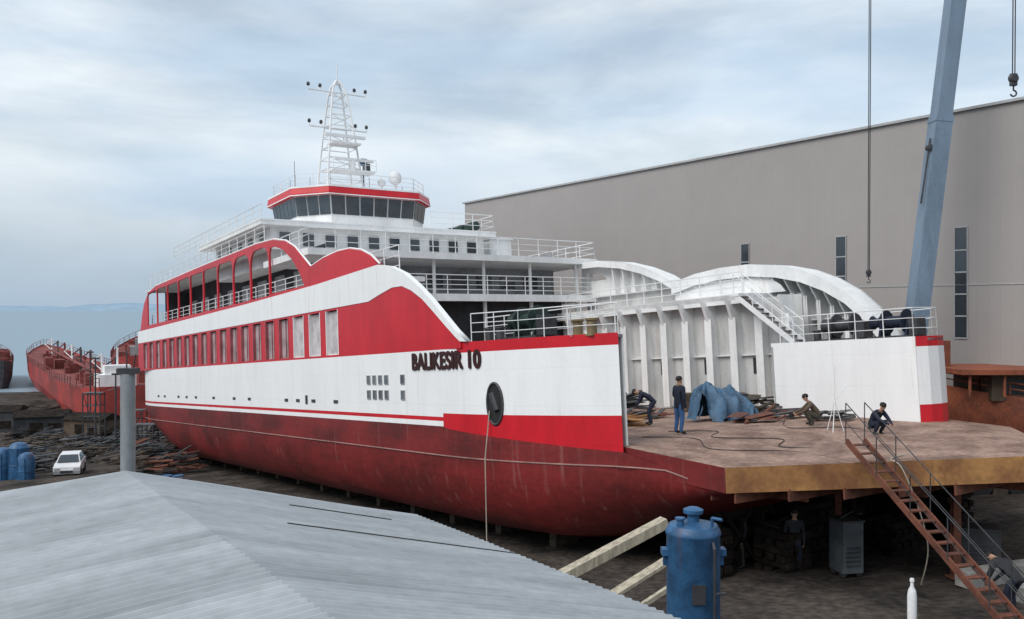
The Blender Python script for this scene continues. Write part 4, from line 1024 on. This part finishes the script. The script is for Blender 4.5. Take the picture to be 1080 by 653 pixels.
# ---------------------------------------------------------------- light and world
sun=bpy.data.lights.new("sun",'SUN');sun.energy=2.25;sun.angle=math.radians(38);sun.color=(1,.97,.93)
so_=bpy.data.objects.new("sun",sun);COL.objects.link(so_)
tos=Vector((-.66,-.56,0)).normalized();el=math.radians(46)
dv=Vector((tos.x*math.cos(el),tos.y*math.cos(el),math.sin(el)))
so_.rotation_euler=dv.to_track_quat('Z','Y').to_euler();so_.location=(-50,-50,80)
wd=bpy.data.worlds.new("World");sc.world=wd;wd.use_nodes=True
nt=wd.node_tree;bg=nt.nodes["Background"];L=nt.links
sky=nt.nodes.new("ShaderNodeTexSky");sky.sky_type='NISHITA';sky.sun_disc=False;sky.sun_elevation=el;sky.sun_rotation=math.atan2(tos.x,tos.y)%(2*math.pi)
sky.air_density=1.2;sky.dust_density=1.0
tc=nt.nodes.new("ShaderNodeTexCoord");mp=nt.nodes.new("ShaderNodeMapping");mp.inputs["Scale"].default_value=(1.0,1.0,3.8);mp.inputs["Rotation"].default_value=(0,.14,0);mp.inputs["Location"].default_value=(.1,.4,.2)
L.new(tc.outputs["Generated"],mp.inputs["Vector"])
n1=nt.nodes.new("ShaderNodeTexNoise");n1.inputs["Scale"].default_value=2.2;n1.inputs["Detail"].default_value=9;n1.inputs["Roughness"].default_value=.55;n1.inputs["Distortion"].default_value=.4
L.new(mp.outputs[0],n1.inputs["Vector"])
rp=nt.nodes.new("ShaderNodeValToRGB");rp.color_ramp.elements[0].position=.38;rp.color_ramp.elements[0].color=(.55,.55,.55,1);rp.color_ramp.elements[1].position=.58;rp.color_ramp.elements[1].color=(.98,.98,.98,1)
L.new(n1.outputs["Fac"],rp.inputs["Fac"])
n2=nt.nodes.new("ShaderNodeTexNoise");n2.inputs["Scale"].default_value=2.8;n2.inputs["Detail"].default_value=9
L.new(mp.outputs[0],n2.inputs["Vector"])
rc=nt.nodes.new("ShaderNodeValToRGB");rc.color_ramp.elements[0].position=.36;rc.color_ramp.elements[0].color=(6.3,7.7,9.2,1);rc.color_ramp.elements[1].position=.60;rc.color_ramp.elements[1].color=(8.9,9.6,10.1,1)
L.new(n2.outputs["Fac"],rc.inputs["Fac"])
mx=nt.nodes.new("ShaderNodeMix");mx.data_type='RGBA';L.new(rp.outputs["Color"],mx.inputs[0]);L.new(sky.outputs[0],mx.inputs[6]);L.new(rc.outputs["Color"],mx.inputs[7])
sx=nt.nodes.new("ShaderNodeSeparateXYZ");L.new(tc.outputs["Generated"],sx.inputs[0])
hz=nt.nodes.new("ShaderNodeMapRange");hz.inputs[1].default_value=-.02;hz.inputs[2].default_value=.2;hz.inputs[3].default_value=.92;hz.inputs[4].default_value=0;hz.interpolation_type='SMOOTHSTEP'
L.new(sx.outputs[2],hz.inputs[0])
hm2=nt.nodes.new("ShaderNodeMix");hm2.data_type='RGBA';L.new(hz.outputs[0],hm2.inputs[0]);L.new(mx.outputs[2],hm2.inputs[6]);hm2.inputs[7].default_value=(3.8,4.9,6.1,1)
L.new(hm2.outputs[2],bg.inputs["Color"]);bg.inputs["Strength"].default_value=.1
# ---------------------------------------------------------------- camera
cd=bpy.data.cameras.new("camera");cd.sensor_width=36;cd.lens=36*950/1080;cd.clip_end=40000;cd.clip_start=.1
co=bpy.data.objects.new("camera",cd);COL.objects.link(co);co.location=(0,0,EYE);co.rotation_euler=(math.radians(90),0,0);sc.camera=co
sc.view_settings.view_transform='Standard';sc.view_settings.look='None';sc.view_settings.exposure=0
